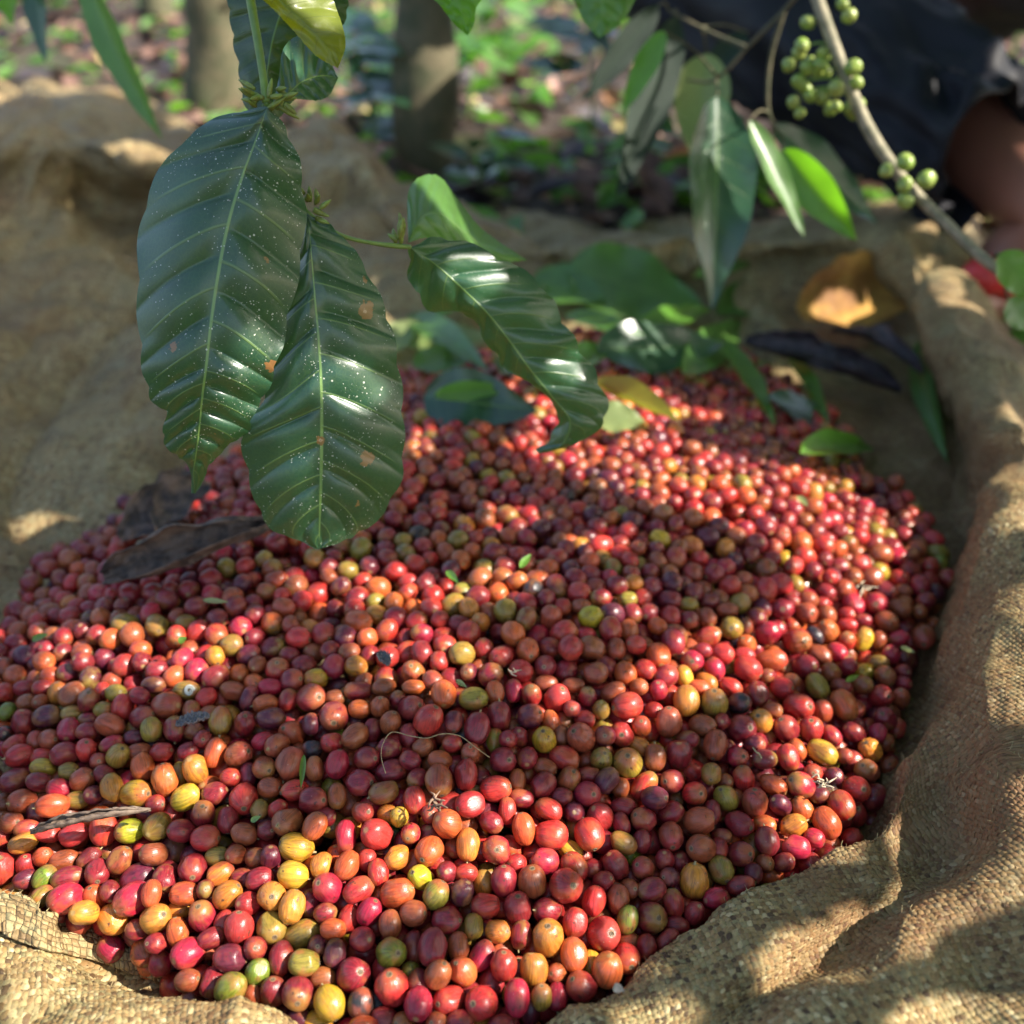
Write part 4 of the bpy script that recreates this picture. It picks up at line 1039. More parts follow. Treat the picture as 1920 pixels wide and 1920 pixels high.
# rest of the traced ones join the mass
C_ = [TP[i] for i in idx_rest]; R_ = [tBe[i] * T[i] / FPX for i in idx_rest]
Ax = [ORI[i][0] for i in idx_rest]; As = [ORI[i][1] for i in idx_rest]; Ck = [tr[i][5] for i in idx_rest]
rax = rng.randn(len(FPf), 3); rax[:, 2] *= 0.5
nearm = fy_ > 1000
C1 = np.concatenate([np.array(C_), FPf[nearm]]); R1 = np.concatenate([R_, FRf[nearm] * 0.96])
parts_ = []
v1 = cherry_mass('n', C1, R1, list(Ax) + list(rax[nearm]), list(As) + list(rng.uniform(1.05, 1.2, nearm.sum())), Ck + list(fcol[nearm]), 16, 22, 3)
v2 = cherry_mass('f', FPf[~nearm], FRf[~nearm] * 0.97, rax[~nearm], rng.uniform(1.05, 1.2, (~nearm).sum()), list(fcol[~nearm]), 11, 14, 4)
o = len(v1[0])
heap = mesh_np('coffee_cherry_heap', np.concatenate([v1[0], v2[0]]), v1[1] + [f + o for f in v2[1]], M_CHS,
               cols={'ccol': np.concatenate([v1[2], v2[2]])}, vecs={'lco': np.concatenate([v1[3], v2[3]])})
tag(heap, 'heap of small red, maroon and olive coffee cherries filling the sack behind and beneath the nearest ones', 'cherries', 'ripe coffee cherries heaped on the sack', 'stuff')
print('cherries', len(FPf) + NTR, 'filler', len(FPf))
# ------------------------------------------------------------------ leaves
def outline_leaf(name, M, L, R, t0, t1, mat, parent, n=150, m=56, edge=0.012, tcurve=0.0, corr=0.0016, veins=10, wav=0.0022, seed=0, fold=(0, 0), arch=0.0, scal=0.0):
    """leaf from its midrib and two margins (seen at pixels), given real depth, cupping, quilting between the veins"""
    Mc, Lc, Rc = cat(M, n), cat(L, n), cat(R, n)
    V, U = [], []
    for i in range(n):
        s_ = i / (n - 1)
        tm = t0 + (t1 - t0) * s_ + tcurve * math.sin(math.pi * s_)
        for j in range(m):
            u = -1 + 2 * j / (m - 1)
            au = abs(u)
            E = Lc[i] if u < 0 else Rc[i]
            pxy = Mc[i] * (1 - au) + E * au
            fo = fold[0] if u < 0 else fold[1]
            wd = np.linalg.norm(E - Mc[i]) * tm / FPX
            t = tm + edge * au ** 1.6 * min(1, wd / 0.02) + fo * au * wd - arch * math.sin(math.pi * au) * wd
            w_ = veins * s_ - 0.95 * au ** 1.25 + (0.42 if u > 0 else 0)
            q = math.sin(math.pi * (w_ - 0.0))
            sw = (w_ % 1.0); hump = (sw ** .6) * (1 - sw) * 2.6
            t += -corr * (0.55 * (abs(q) ** 0.7 - 0.6) + 0.8 * (hump - .6)) * min(1, au * 5) * (1 - 0.35 * au) * min(1, wd / 0.012)
            if au > .5:
                pxy = pxy + (E - Mc[i]) / (np.linalg.norm(E - Mc[i]) + 1e-6) * scal * ((au - .5) * 2) ** 2 * (abs(math.sin(math.pi * (w_ + .45))) - .6)
            t += wav * au ** 2 * noise.noise(Vector((s_ * 9, seed + (3 if u > 0 else 0), 0)))
            t += 0.0012 * noise.noise(Vector((s_ * 5, u * 2, seed)))
            p = P(pxy[0], pxy[1], t)
            if au > 0.93:
                p = p + CUP * 0.0007 * noise.noise(Vector((s_ * 42, seed * 3 + u, 1))) * (au - 0.93) / 0.07
            V.append(p); U.append((u, s_))
    o = mesh_np(name, np.array(V), grid_faces(n, m), mat, parent, uv=np.array(U))
    return o

def leaf_arrays(base, tip, width, up, droop=0.1, cup=0.15, n=14, m=9, twist=0.0, wavy=0.06, seed=0.0, shape=0.42, sym=False):
    base = np.asarray(base, float); tip = np.asarray(tip, float); up = np.asarray(up, float)
    ax = tip - base; Ln = np.linalg.norm(ax); a = ax / Ln
    side = np.cross(a, up); side /= np.linalg.norm(side) + 1e-9
    nn = np.cross(side, a)
    s_ = np.linspace(0, 1, n)[:, None]; u = np.linspace(-1, 1, m)[None]
    prof_ = np.sin(np.pi * np.clip(s_, 0, 1) ** (0.5 / (1 - shape) * 0.87)) ** 0.8
    prof_ = prof_ * (1 - 0.25 * s_ ** 3)
    if sym: prof_ = np.sin(np.pi * s_) ** 0.75
    prof_[0] = 0.03; prof_[-1] = 0.0
    hw = width * prof_
    tw = twist * s_ + 0 * u
    lat = u * hw
    ripple = wavy * width * np.sin(s_ * 17 + seed * 5 + np.sign(u) * 1.3) * np.abs(u) ** 2
    lift = cup * hw * np.abs(u) ** 1.5 + ripple - droop * Ln * (s_ ** 2 - s_ * 0.0) + 0 * u
    c, d = np.cos(tw), np.sin(tw)
    X = lat * c; Y = lat * d + lift
    V = base + a * (s_ * Ln)[..., None] + side * X[..., None] + nn * Y[..., None]
    U = np.stack([u + 0 * s_, s_ + 0 * u], -1)
    return V.reshape(-1, 3), grid_faces(n, m), U.reshape(-1, 2)

def leaf_obj(name, base, tip, width, mat, up=(0, 0, 1), parent=None, **k):
    V, F, U = leaf_arrays(base, tip, width, up, **k)
    o = mesh_np(name, V, F, mat, parent, uv=U)
    return o

def bud_cluster(name, pts, parent, mat=None, size=0.0022, seed=1):
    rs = np.random.RandomState(seed)
    parts = []
    for (p, d, l) in pts:
        p = np.asarray(p); d = np.asarray(d, float); d /= np.linalg.norm(d)
        parts.append(tube_arrays([p, p + d * l * 0.35, p + d * l * 0.7, p + d * l], [size * 0.35, size * 0.55, size * 0.42, size * 0.08], 7, 9))
    V, F, _ = merge(parts)
    return mesh_np(name, V, F, mat or M_BUD, parent)

def rand_buds(c, n, spread, length, seed, dirs=None):
    rs = np.random.RandomState(seed); out = []
    for k in range(n):
        d = rs.randn(3)
        if dirs is not None: d = d * 0.55 + np.asarray(dirs) * 1.0
        d /= np.linalg.norm(d)
        out.append((np.asarray(c) + rs.randn(3) * spread, d, length * rs.uniform(0.6, 1.3)))
    return out

# --- the branch that hangs into the picture at the left
br = empty('coffee_branch', tuple(P(475, -60, 0.43)))
tag(br, 'green coffee branch hanging from above with large glossy speckled leaves over the cherries', 'branch')
def child(o, p=br):
    return o
tube('stem', [P(462, -60, .432), P(470, 0, .431), P(482, 70, .430), P(493, 140, .430), P(499, 192, .431)], [.0020, .0020, .00185, .0017, .0018], M_STALK, br, 14, 40)
tube('stem', [P(499, 190, .4315), P(507, 215, .436), P(520, 260, .447), P(545, 330, .456), P(573, 398, .455)], [.0014, .0012, .0011, .0011, .0013], M_STALK, br, 10, 30)
tube('stem', [P(573, 396, .455), P(610, 425, .462), P(650, 445, .470), P(700, 456, .478), P(742, 461, .484), P(770, 463, .488)], [.0012, .0011, .0010, .0010, .0013, .0010], M_STALK, br, 10, 40)
L1 = outline_leaf('leaf',
 [(501,200),(484,252),(455,330),(428,420),(408,520),(395,610),(386,690),(380,735),(376,775),(372,815),(367,855),(363,885),(365,925)],
 [(501,200),(410,220),(322,286),(270,390),(258,500),(260,610),(268,690),(282,745),(312,778),(304,818),(324,850),(352,872),(362,925)],
 [(501,200),(535,240),(562,310),(572,400),(562,500),(540,600),(520,680),(500,735),(478,770),(466,808),(425,838),(392,876),(368,925)],
 .424, .492, M_LEAF1, br, n=300, m=120, edge=0.0, tcurve=-0.012, corr=0.0031, veins=10, fold=(0.30, 0.38), arch=0.12, wav=.006, seed=1, scal=8)
L1['label'] = 'broad leaf with white specks and nibbled tip'
L2 = outline_leaf('leaf',
 [(577,400),(583,470),(590,560),(597,640),(602,730),(603,810),(602,890),(600,960),(598,1030)],
 [(577,400),(560,450),(538,540),(522,640),(492,750),(455,815),(468,900),(503,985),(598,1030)],
 [(577,400),(640,440),(700,530),(735,620),(752,720),(757,820),(748,910),(690,990),(598,1030)],
 .452, .500, M_LEAF1, br, n=260, m=120, edge=0.004, tcurve=-0.010, corr=0.0024, veins=9, fold=(0.10, 0.40), arch=0.10, wav=.005, seed=2, scal=7)
L2['label'] = 'second speckled leaf with rounded end'
L3 = outline_leaf('leaf',
 [(768,463),(815,495),(865,540),(915,590),(955,640),(995,695),(1035,745),(1068,790),(1052,835),(1008,848)],
 [(768,463),(768,520),(805,580),(872,588),(912,640),(948,692),(1000,722),(1042,765),(1038,812),(1006,846)],
 [(768,463),(835,445),(930,480),(1010,530),(1055,600),(1088,655),(1124,715),(1138,778),(1095,825),(1012,852)],
 .489, .555, M_LEAF3, br, n=200, m=80, edge=0.004, corr=0.0026, veins=9, fold=(0.35, 0.05), arch=0.05, wav=.008, seed=3, scal=10)
L3['label'] = 'leaf with curled tip at the twig end'
outline_leaf('leaf',
 [(765,455),(790,408),(828,402),(872,436),(922,468),(988,488)],
 [(765,455),(768,352),(818,328),(862,378),(905,430),(988,488)],
 [(765,455),(800,446),(842,456),(878,474),(930,492),(988,488)],
 .50, .58, M_LEAFG, br, n=90, m=40, edge=0.01, corr=0.0015, veins=7, fold=(0.6, -0.2), seed=4)
outline_leaf('leaf',
 [(560,-70),(535,0),(512,70),(500,140),(492,200),(490,243)],
 [(560,-70),(438,-20),(434,50),(448,130),(462,205),(490,243)],
 [(560,-70),(650,0),(628,70),(575,150),(530,212),(490,243)],
 .47, .485, M_LEAFT, br, n=110, m=60, edge=0.008, corr=0.002, veins=8, fold=(0.2, 0.1), seed=5, scal=6)
ly = outline_leaf('leaf',
 [(420,-70),(490,-25),(540,15),(582,55),(616,92),(634,128)],
 [(420,-70),(445,-35),(500,6),(545,52),(592,104),(634,128)],
 [(420,-70),(520,-90),(605,-30),(634,25),(648,82),(634,128)],
 .418, .425, M_LEAFY, br, n=90, m=40, edge=0.004, corr=0.0012, veins=6, fold=(0.1, 0.4), seed=6)
ly['label'] = 'yellow-green leaf above the node'
outline_leaf('leaf',
 [(512,190),(540,176),(560,158),(585,146),(610,142),(634,146)],
 [(512,190),(522,150),(532,90),(566,66),(606,92),(634,146)],
 [(512,190),(545,184),(572,187),(597,188),(618,178),(634,146)],
 .434, .452, M_LEAF3, br, n=80, m=50, edge=-0.002, corr=0.0016, veins=6, fold=(0.5, 0.2), seed=7)
nd = P(499, 190, .4308)
bud_cluster('flower_buds', rand_buds(P(484, 183, .430), 9, .0016, .0075, 1, (-1, 0, .5)) + rand_buds(P(520, 182, .430), 12, .0022, .0085, 2, (1, 0, .45)), br)
bud_cluster('flower_buds', rand_buds(P(584, 372, .454), 7, .0016, .007, 3, (.3, 0, 1)) + rand_buds(P(588, 398, .454), 5, .0012, .006, 4, (1, 0, -.1)), br)
bud_cluster('flower_buds', rand_buds(P(752, 446, .484), 10, .0018, .008, 5, (0, 0, 1)), br, size=.0026)

# --- two leaf tips hanging in at the top, each on its own twig
for nm, M_, L_, R_, t_, mt, lab in (
    ('leaf', [(830,-70),(845,-25),(860,15),(872,45),(877,67)], [(830,-70),(800,-20),(825,10),(852,45),(877,67)], [(830,-70),(905,-20),(893,15),(889,45),(877,67)], .52, M_LEAFB, 'bright yellow-green leaf tip poking in at the top edge, just left of centre'),
    ('leaf', [(1120,-90),(1126,-40),(1128,0),(1128,35),(1124,72)], [(1120,-90),(1055,-40),(1076,0),(1096,42),(1124,72)], [(1120,-90),(1205,-40),(1188,5),(1162,46),(1124,72)], .62, M_LEAFG, 'wavy mid-green leaf tip poking in at the top edge beside the black shorts')):
    e = empty('hanging_leaf', tuple(P(M_[0][0], M_[0][1], t_)))
    tag(e, lab, 'leaf')
    outline_leaf('blade', M_, L_, R_, t_, t_ + .01, mt, e, n=60, m=30, edge=0.004, corr=0.001, veins=5, seed=9)
    b = P(M_[0][0], M_[0][1], t_)
    tube('petiole', [b, b + np.array((-.004, .0, .02)), b + np.array((-.02, .01, .08))], [.0012, .0012, .0016], M_STALK, e, 8, 12)

# make the leaf objects keep their place under parents that have a location
def fix_parent(root):
    inv = Matrix.Translation(-Vector(root.location))
    for c in root.children:
        c.matrix_parent_inverse = inv
for o in list(COL.objects):
    if o.type == 'EMPTY' and o.parent is None: fix_parent(o)

# --- grey woody branch with unripe berries, upper right
bb = empty('berry_branch', tuple(P(1525, -40, .74)))
tag(bb, 'grey-brown coffee branch with clusters of unripe green berries crossing in front of the black shorts', 'branch')
TB = .74
tube('stem', [P(1520,-40,TB), P(1540,20,TB), P(1562,80,TB), P(1600,180,TB), P(1640,262,TB), P(1700,345,TB), P(1780,425,TB-.01), P(1850,490,TB-.02), P(1935,545,TB-.03)],
     [.0046,.0046,.0044,.0044,.0046,.0042,.0040,.0040,.0040], M_TWIG, bb, 12, 80)
TWG = []
for pp in ([(1530,-50,.76),(1470,20,.80),(1400,90,.83),(1340,150,.85),(1290,150,.87)], [(1470,20,.80),(1445,110,.82),(1440,200,.83),(1458,250,.84)], [(1400,90,.83),(1330,60,.86),(1255,20,.87)]):
    w_ = cat(np.array([P(*q) for q in pp]), 40); TWG.append(w_)
    tube('twig', w_, np.linspace(.0022, .0012, 40), M_BARK, bb, 7)
TWG = np.concatenate(TWG)
def berry(name, c, r, parent):
    V, L, F = cherry_unit(14, 18, 3); r = r * .8
    o = mesh_np(name, V * np.array((r, r, r * 1.1)) @ basis(rng.randn(3), 1).T + c, F, M_BERRY, parent)
    return o
for x, y, r, t in [(1515,42,17,.745),(1592,30,17,.745),(1580,8,15,.75),(1497,100,16,.745),(1478,122,16,.745),(1512,128,17,.74),(1503,160,15,.745),(1538,122,16,.735),(1600,126,19,.73),
                (1606,155,15,.735),(1568,166,19,.73),(1520,180,15,.745),(1488,192,15,.75),(1568,200,14,.74),(1500,212,13,.75),(1543,100,15,.745),
                (1662,320,16,.73),(1697,304,20,.728),(1697,346,18,.728),(1697,376,19,.733),(1737,337,21,.725)]:
    berry('berry', P(x, y, t), r * t / FPX, bb)
rb = np.random.RandomState(4)
for k in range(16):
    y = rb.uniform(85, 215); xs_ = np.interp(y, [80, 180, 262], [1562, 1600, 1640]); x = xs_ + rb.uniform(-105, 8) * (1 if k % 3 else .3)
    berry('berry', P(x, y, .75 + rb.uniform(-.01, .012)), rb.uniform(14, 18) * .74 / FPX, bb)
    tube('stalk', [P(x, y, .75), P((x + xs_) / 2, y - 6, .748), P(xs_, y - 4, .742)], [.0009, .0009, .0012], M_STALK, bb, 5)
for (bx,by),(qx,qy),hw,t,mt,k in [
    ((1345,180),(1352,575),62,.84,M_LEAFD,dict(droop=.10,cup=.35,up=(.30,-.80,.60))),
    ((1325,100),(1300,300),46,.9,M_LEAFP,dict(droop=.0,cup=.2,up=(-.1,-.9,.5))),
    ((1405,225),(1512,445),24,.82,M_LEAFG,dict(droop=.02,cup=.3,up=(.36,-.77,.62))),
    ((1470,280),(1605,452),34,.84,M_LEAFB,dict(droop=.02,cup=.3,up=(-.6,-.6,.3))),
    ((1450,235),(1650,420),44,.86,M_LEAFD,dict(droop=.02,cup=.15,up=(.1,-.55,.8))),
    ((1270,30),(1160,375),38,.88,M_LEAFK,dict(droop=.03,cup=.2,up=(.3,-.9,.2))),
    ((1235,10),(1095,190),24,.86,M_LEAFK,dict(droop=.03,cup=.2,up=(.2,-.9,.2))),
    ((1246,58),(1165,215),22,.8,M_LEAFB,dict(droop=.02,cup=.3,up=(-.3,-.7,.5))),
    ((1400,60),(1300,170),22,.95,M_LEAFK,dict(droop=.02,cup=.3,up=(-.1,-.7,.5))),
    ((1870,478),(1945,560),34,.70,M_LEAFB,dict(droop=.0,cup=.2,up=(0,-.8,.6))),
    ((1890,560),(1925,620),26,.74,M_LEAFG,dict(droop=.0,cup=.2,up=(0,-.8,.6)))]:
    o = leaf_obj('leaf', P(bx, by, t), P(qx, qy, t + .01), hw * t / FPX * 1.15, mt, parent=bb, n=26, m=15, seed=bx * .01, **k)
    b = P(bx, by, t)
    a = P(1860, 495, TB)
    if bx < 1700:
        k_ = np.argmin(np.linalg.norm(TWG - b, axis=1)); a = TWG[k_]
    tube('petiole', [b, (a + b) / 2 + np.array((0, 0, .004)), a], [.0010, .0010, .0012], M_BARK, bb, 6, 8)
fix_parent(bb)

# --- blurred green blades, upper left
for (bx,by),(qx,qy),hw,t,mt,lab,k in [
    ((150,-60),(292,266),34,.80,M_LEAFG,'long drooping green leaf at the upper left in front of the dark leaf litter',dict(droop=.06,cup=.35,up=(-.6,-.6,.5))),
    ((58,-80),(82,118),24,.85,M_LEAFD,'short dark hanging leaf at the upper left corner',dict(droop=.03,cup=.3,up=(-.3,-.8,.4))),
    ((5,-60),(20,45),30,.85,M_LEAFB,'bright green leaf tip cut by the upper left corner',dict(droop=.03,cup=.3,up=(-.3,-.8,.4)))]:
    e = empty('hanging_leaf', (0, 0, 0)); tag(e, lab, 'leaf')
    b = P(bx, by, t)
    leaf_obj('blade', b, P(qx, qy, t + .02), hw * t / FPX * 1.15, mt, parent=e, n=30, m=13, seed=bx * .1, **k)
    tube('petiole', [b, b + np.array((-.005, 0, .03)), b + np.array((-.02, .02, .12))], [.0013, .0013, .0018], M_STALK, e, 7, 10)

# ------------------------------------------------------------------ leaves and litter lying on the heap and sack
def rest(px, py, lift=0.009):
    lift = lift + .005
    p = PZ(px, py, 0)
    for _ in range(12):
        if inside(p[0:1], p[1:2], BW)[0]: z = surf(p[0], p[1])[0] + 0.004
        else: z = sack_z(p[0], p[1])
        p = PZ(px, py, z + lift)
    return p
LY = [
 ((1062,500),(1318,575),.046,M_LEAFG,.022,'broad mid-green leaf lying at the back of the heap, below the hanging pale leaf',dict(cup=.1,droop=.0,up=(0,-.55,.8))),
 ((1120,655),(1352,652),.026,M_LEAFD,.012,'blue-green glossy leaf lying at the back edge of the heap',dict(cup=.1,droop=-.05,up=(0,-.6,.8))),
 ((1190,625),(1350,548),.014,M_LEAFB,.02,'narrow dark leaf lying above the blue-green glossy leaf',dict(cup=.2,up=(0,-.5,.8))),
 ((1060,588),(1215,618),.011,M_LEAFB,.012,'thin yellow-green leaf under the broad mid-green leaf',dict(cup=.2,up=(0,-.5,.8))),
 ((795,745),(1000,765),.024,M_LEAFD,.010,'dark green leaf lying on the cherries behind the curled leaf tip',dict(cup=.3,up=(0,-.75,.6))),
 ((815,742),(960,722),.008,M_LEAFB,.017,'slim light green leaf edge lying along the dark green leaf',dict(cup=.3,up=(0,-.6,.7))),
 ((1115,715),(1275,775),.012,M_LEAFY,.012,'yellow curled leaf lying right of the curled leaf tip',dict(cup=.5,droop=.1,up=(0,-.3,.9))),
 ((1115,782),(1210,785),.013,M_LEAFP,.008,'pale green leaf scrap below the yellow curled leaf',dict(cup=.2,up=(0,-.5,.8))),
 ((1345,635),(1468,765),.013,M_LEAFB,.012,'left one of two narrow green leaves lying diagonally behind the heap',dict(cup=.3,up=(.3,-.5,.8))),
 ((1462,650),(1575,762),.012,M_LEAFB,.014,'right one of two narrow green leaves lying diagonally behind the heap',dict(cup=.3,up=(.3,-.5,.8))),
 ((1440,745),(1622,812),.018,M_LEAFD,.006,'very dark green leaf beneath the pair of narrow green leaves',dict(cup=.15,up=(0,-.3,.9))),
 ((1500,848),(1668,812),.013,M_LEAFB,.012,'green leaf with pale stalk end resting on the right rear edge of the heap',dict(cup=.45,up=(0,-.5,.8))),
 ((1722,640),(1738,835),.012,M_LEAFG,.010,'olive green leaf standing against the inner side of the right sack fold',dict(cup=.4,up=(-.8,-.3,.5))),
 ((748,640),(932,622),.016,M_LEAFP,.010,'pale yellow-green leaf lying behind the big speckled leaves',dict(cup=.3,up=(0,-.5,.8))),
 ((770,590),(900,660),.015,M_LEAFG,.014,'green leaf crossing under the pale yellow-green leaf',dict(cup=.3,up=(0,-.6,.8))),
 ((775,690),(900,650),.016,M_LEAFG,.006,'dark leaf in the shade behind the second speckled leaf',dict(cup=.2,up=(0,-.5,.8))),
 ((940,700),(965,640),.014,M_LEAFD,.01,'small dark leaf under the curled-tip leaf',dict(cup=.2,up=(.4,-.5,.8)))]
LY += [
 ((1000,520),(1140,560),.024,M_LEAFG,.014,'mid-green leaf just right of the curled-tip leaf, behind the heap',dict(cup=.2,droop=.0,up=(0,-.6,.8))),
 ((1150,470),(1010,545),.020,M_LEAFP,.012,'pale leaf half hidden under the mid-green one behind the heap',dict(cup=.2,droop=.0,up=(0,-.6,.8))),
 ((1345,590),(1480,520),.022,M_LEAFG,.014,'green leaf left of the golden dried leaf',dict(cup=.3,droop=.0,up=(0,-.6,.8))),
 ((1280,700),(1390,600),.018,M_LEAFG,.012,'light green leaf at the right end of the blue-green glossy leaf',dict(cup=.3,droop=.0,up=(.2,-.6,.7))),
 ((820,590),(905,500),.018,M_LEAFB,.012,'green leaf tucked behind the stalk of the curled-tip leaf',dict(cup=.3,droop=.0,up=(0,-.7,.7))),
 ((700,660),(790,600),.016,M_LEAFP,.010,'yellowish leaf peeping out right of the second speckled leaf',dict(cup=.2,droop=.0,up=(0,-.6,.8))),
 ((1040,700),(1150,640),.014,M_LEAFB,.012,'small fresh green leaf on the heap right of the curled-tip leaf',dict(cup=.3,droop=.0,up=(0,-.5,.8))),
 ((1400,480),(1300,520),.016,M_LEAFG,.014,'green leaf on the rear rim under the hanging pale leaf',dict(cup=.2,droop=.0,up=(0,-.6,.8)))]
for (bx,by),(qx,qy),wd,mt,lift,lab,k in LY:
    b, q = rest(bx, by, lift), rest(qx, qy, lift)
    e = mesh_np('fallen_leaf', *(lambda r: (r[0], r[1]))(leaf_arrays(b, q, wd, k.pop('up'), n=28, m=15, seed=bx * .013, **k)), mt, uv=leaf_arrays(b, q, wd, (0, 0, 1), n=28, m=15)[2])
    tag(e, lab, 'leaf', 'green leaves lying on the cherries')

def dried(name, base, tip, w_, roll, mat, lab, up=(0, 0, 1), curve=0.0, seed=0, n=50, m=22, amp=0.15):
    """dried leaf rolled along its midrib"""
    base, tip, up = map(lambda q: np.asarray(q, float), (base, tip, up))
    a = tip - base; Ln = np.linalg.norm(a); a /= Ln
    side = np.cross(a, up); side /= np.linalg.norm(side); nn = np.cross(side, a)
    V, U = [], []
    for i in range(n):
        s_ = i / (n - 1)
        hw = w_ * (math.sin(math.pi * min(1, max(0.02, s_)) ** .8) ** .6 + 0.03)
        rr = hw / max(roll, .2)
        for j in range(m):
            u = -1 + 2 * j / (m - 1)
            an = u * roll * (0.8 + 0.5 * s_)
            rd = rr * (1 + amp * noise.noise(Vector((s_ * 5, u * 2, seed))))
            x = math.sin(an) * rd; z = (1 - math.cos(an)) * rd
            z += 0.002 * noise.noise(Vector((s_ * 14, u * 5, seed + 4))) + .0016 * (abs(noise.noise(Vector((s_ * 9, u * 9, seed + 8)))) ** .5 - .5) * min(1, w_ / .012)
            c = curve * Ln * math.sin(math.pi * s_)
            V.append(base + a * (s_ * Ln) + side * (x + 0.25 * c) + nn * (z + c)); U.append((u, s_))
    o = mesh_np(name, np.array(V), grid_faces(n, m), mat, uv=np.array(U))
    md = o.modifiers.new('thickness', 'SOLIDIFY'); md.thickness = 0.0006
    return tag(o, lab, 'dried leaf')
dried('dried_leaf', rest(195, 1085, .004), rest(525, 975, .012), .021, 2.1, M_DRY, 'long dark brown dried leaf rolled lengthwise lying on the cherries below the first speckled leaf', up=(0, -.7, .75), curve=.05, seed=2, n=90, m=44, amp=.45)
dried('dried_leaf', rest(225, 1010, .004), rest(390, 905, .010), .018, 1.0, M_DRY, 'crumpled dark dried leaf behind the long rolled one', up=(0, -.5, .8), curve=.03, seed=5, amp=.35)
dried('dried_leaf', rest(300, 1000, .004), rest(345, 880, .012), .014, .9, M_DRY, 'short upright piece of brown dried leaf under the tip of the first speckled leaf', up=(.3, -.7, .6), seed=8, amp=.35)
dried('dried_leaf', rest(1560, 620, .008), rest(1730, 700, .010), .016, 1.6, M_DRYP, 'dark curled dried leaf tucked under the right sack fold beside the large crumpled one', up=(.2, -.5, .85), curve=.08, seed=31, amp=.5)
dried('dried_leaf', rest(1395, 640, .006), rest(1690, 735, .008), .024, 1.9, M_DRYP, 'large crumpled purplish dried leaf on the sack at the back right', up=(0, -.5, .85), curve=.06, seed=11, amp=.5, n=70, m=30)
dried('dried_leaf', rest(1500, 590, .03), rest(1700, 520, .035), .040, .7, M_GOLD, 'golden dried leaf glowing in the sun against the right sack fold', up=(-.2, -.75, .6), curve=.02, seed=14, amp=.35)
dried('dried_leaf', rest(58, 1560, .010), rest(282, 1518, .009), .0040, 2.3, mat_simple('brown_curl', (.17, .12, .085), .7, .4, 150, (.09, .06, .045), .5), 'thin twisted grey-brown dried leaf roll on the cherries near the left edge', up=(0, -.3, 1), curve=.11, seed=17, amp=.3)
dried('dried_leaf', rest(330, 1358, .006), rest(392, 1342, .005), .0035, .9, mat_simple('grey_scrap', (.17, .16, .17), .6), 'tiny grey dried leaf scrap among dark cherries left of centre', curve=.05, seed=19)
dried('dried_leaf', rest(712, 1222, .006), rest(728, 1245, .006), .0028, .8, mat_simple('grey_scrap_b', (.2, .18, .18), .6), 'tiny grey dried scrap near the middle of the heap', seed=21)

def fibre(name, pts, r, mat, lab, cat_='fibre'):
    o = tube(name, [rest(a, b, l) for a, b, l in pts], [r] * len(pts), mat, None, 6, 60)
    return tag(o, lab, cat_)
fibre('root_fibre', [(723,1450,.007),(715,1420,.009),(718,1395,.010),(735,1373,.011),(770,1380,.010),(800,1384,.011),(830,1376,.011),(862,1380,.010),(890,1400,.009),(918,1420,.007)], .00022, M_STEMLET, 'thin curved hair-like fibre lying over dark cherries near the centre')
fibre('root_fibre', [(1412,1402,.008),(1418,1410,.010),(1424,1414,.010),(1428,1422,.009)], .0004, M_STEMLET, 'short pale squiggle of stalk fibre right of centre')
# seed hulls / dried flower scraps
def scrap(px, py, n_, s_, mat, lab, seed):
    rs = np.random.RandomState(seed); c = rest(px, py, .008); parts = []
    for k in range(n_):
        p = c + rs.randn(3) * s_ * (1, 1, .4); d = rs.randn(3); d /= np.linalg.norm(d)
        parts.append(tube_arrays([p, p + d * s_ * .8 + rs.randn(3) * s_ * .2, p + d * s_ * 1.6 + rs.randn(3) * s_ * .5], [s_ * .18, s_ * .22, s_ * .08], 5, 8))
    V, F, _ = merge(parts)
    return tag(mesh_np('flower_scrap', V, F, mat), lab, 'debris')
M_HUSK = mat_simple('pale_husk', (.6, .48, .33), .8, .4, 300)
scrap(1545, 1470, 14, .0022, M_HUSK, 'pale crumbly dried flower scrap at the right edge of the heap', 1)
scrap(822, 1502, 12, .0026, mat_simple('brown_husk', (.28, .17, .11), .8, .5, 300), 'brown dried husk fragments among bright red cherries at centre', 2)
scrap(1620, 1105, 8, .0024, M_HUSK, 'pale flower scrap in the sunlit right part of the heap', 3)
scrap(962, 1262, 6, .0018, M_HUSK, 'pale splinters between cherries near the middle', 5)
def blade(a, b, wd, mat, lab, lift=.008, curve=.05):
    p, q = rest(*a, lift), rest(*b, lift + .001)
    V, F, U = leaf_arrays(p, q, wd, (0, -.5, .8), droop=-curve, cup=.4, n=14, m=7)
    return tag(mesh_np('leaf_scrap', V, F, mat, uv=U), lab, 'leaf')
blade((570,1415),(565,1482), .0014, M_LEAFB, 'small pointed green leaf sliver standing between two brown cherries', .010)
blade((855,1275),(876,1290), .0013, M_LEAFP, 'tiny pale green sepal above an olive cherry at centre')
blade((975,1065),(995,1040), .0022, M_LEAFB, 'small green leaf scrap upper centre of the heap')
blade((838,1070),(860,1095), .0022, M_LEAFB, 'small green leaf scrap left of the upper centre')
blade((60,1200),(92,1190), .0022, M_LEAFB, 'bright green scrap among red cherries at the left')
blade((1585,1278),(1610,1266), .0016, M_LEAFB, 'small green stalk scrap near the right edge of the heap')
blade((1688,1213),(1715,1224), .0016, M_LEAFP, 'pale green scrap between dark cherries beside the right sack wall')
blade((1495,930),(1515,950), .0026, M_LEAFP, 'pale green scrap in the sunlit band at the right')
blade((380,1125),(430,1130), .0016, M_LEAFP, 'pale green stalk left of the lime green cherry')
blade((470,1540),(490,1530), .0013, M_STALK, 'tiny green stalk in a dark gap left of centre')
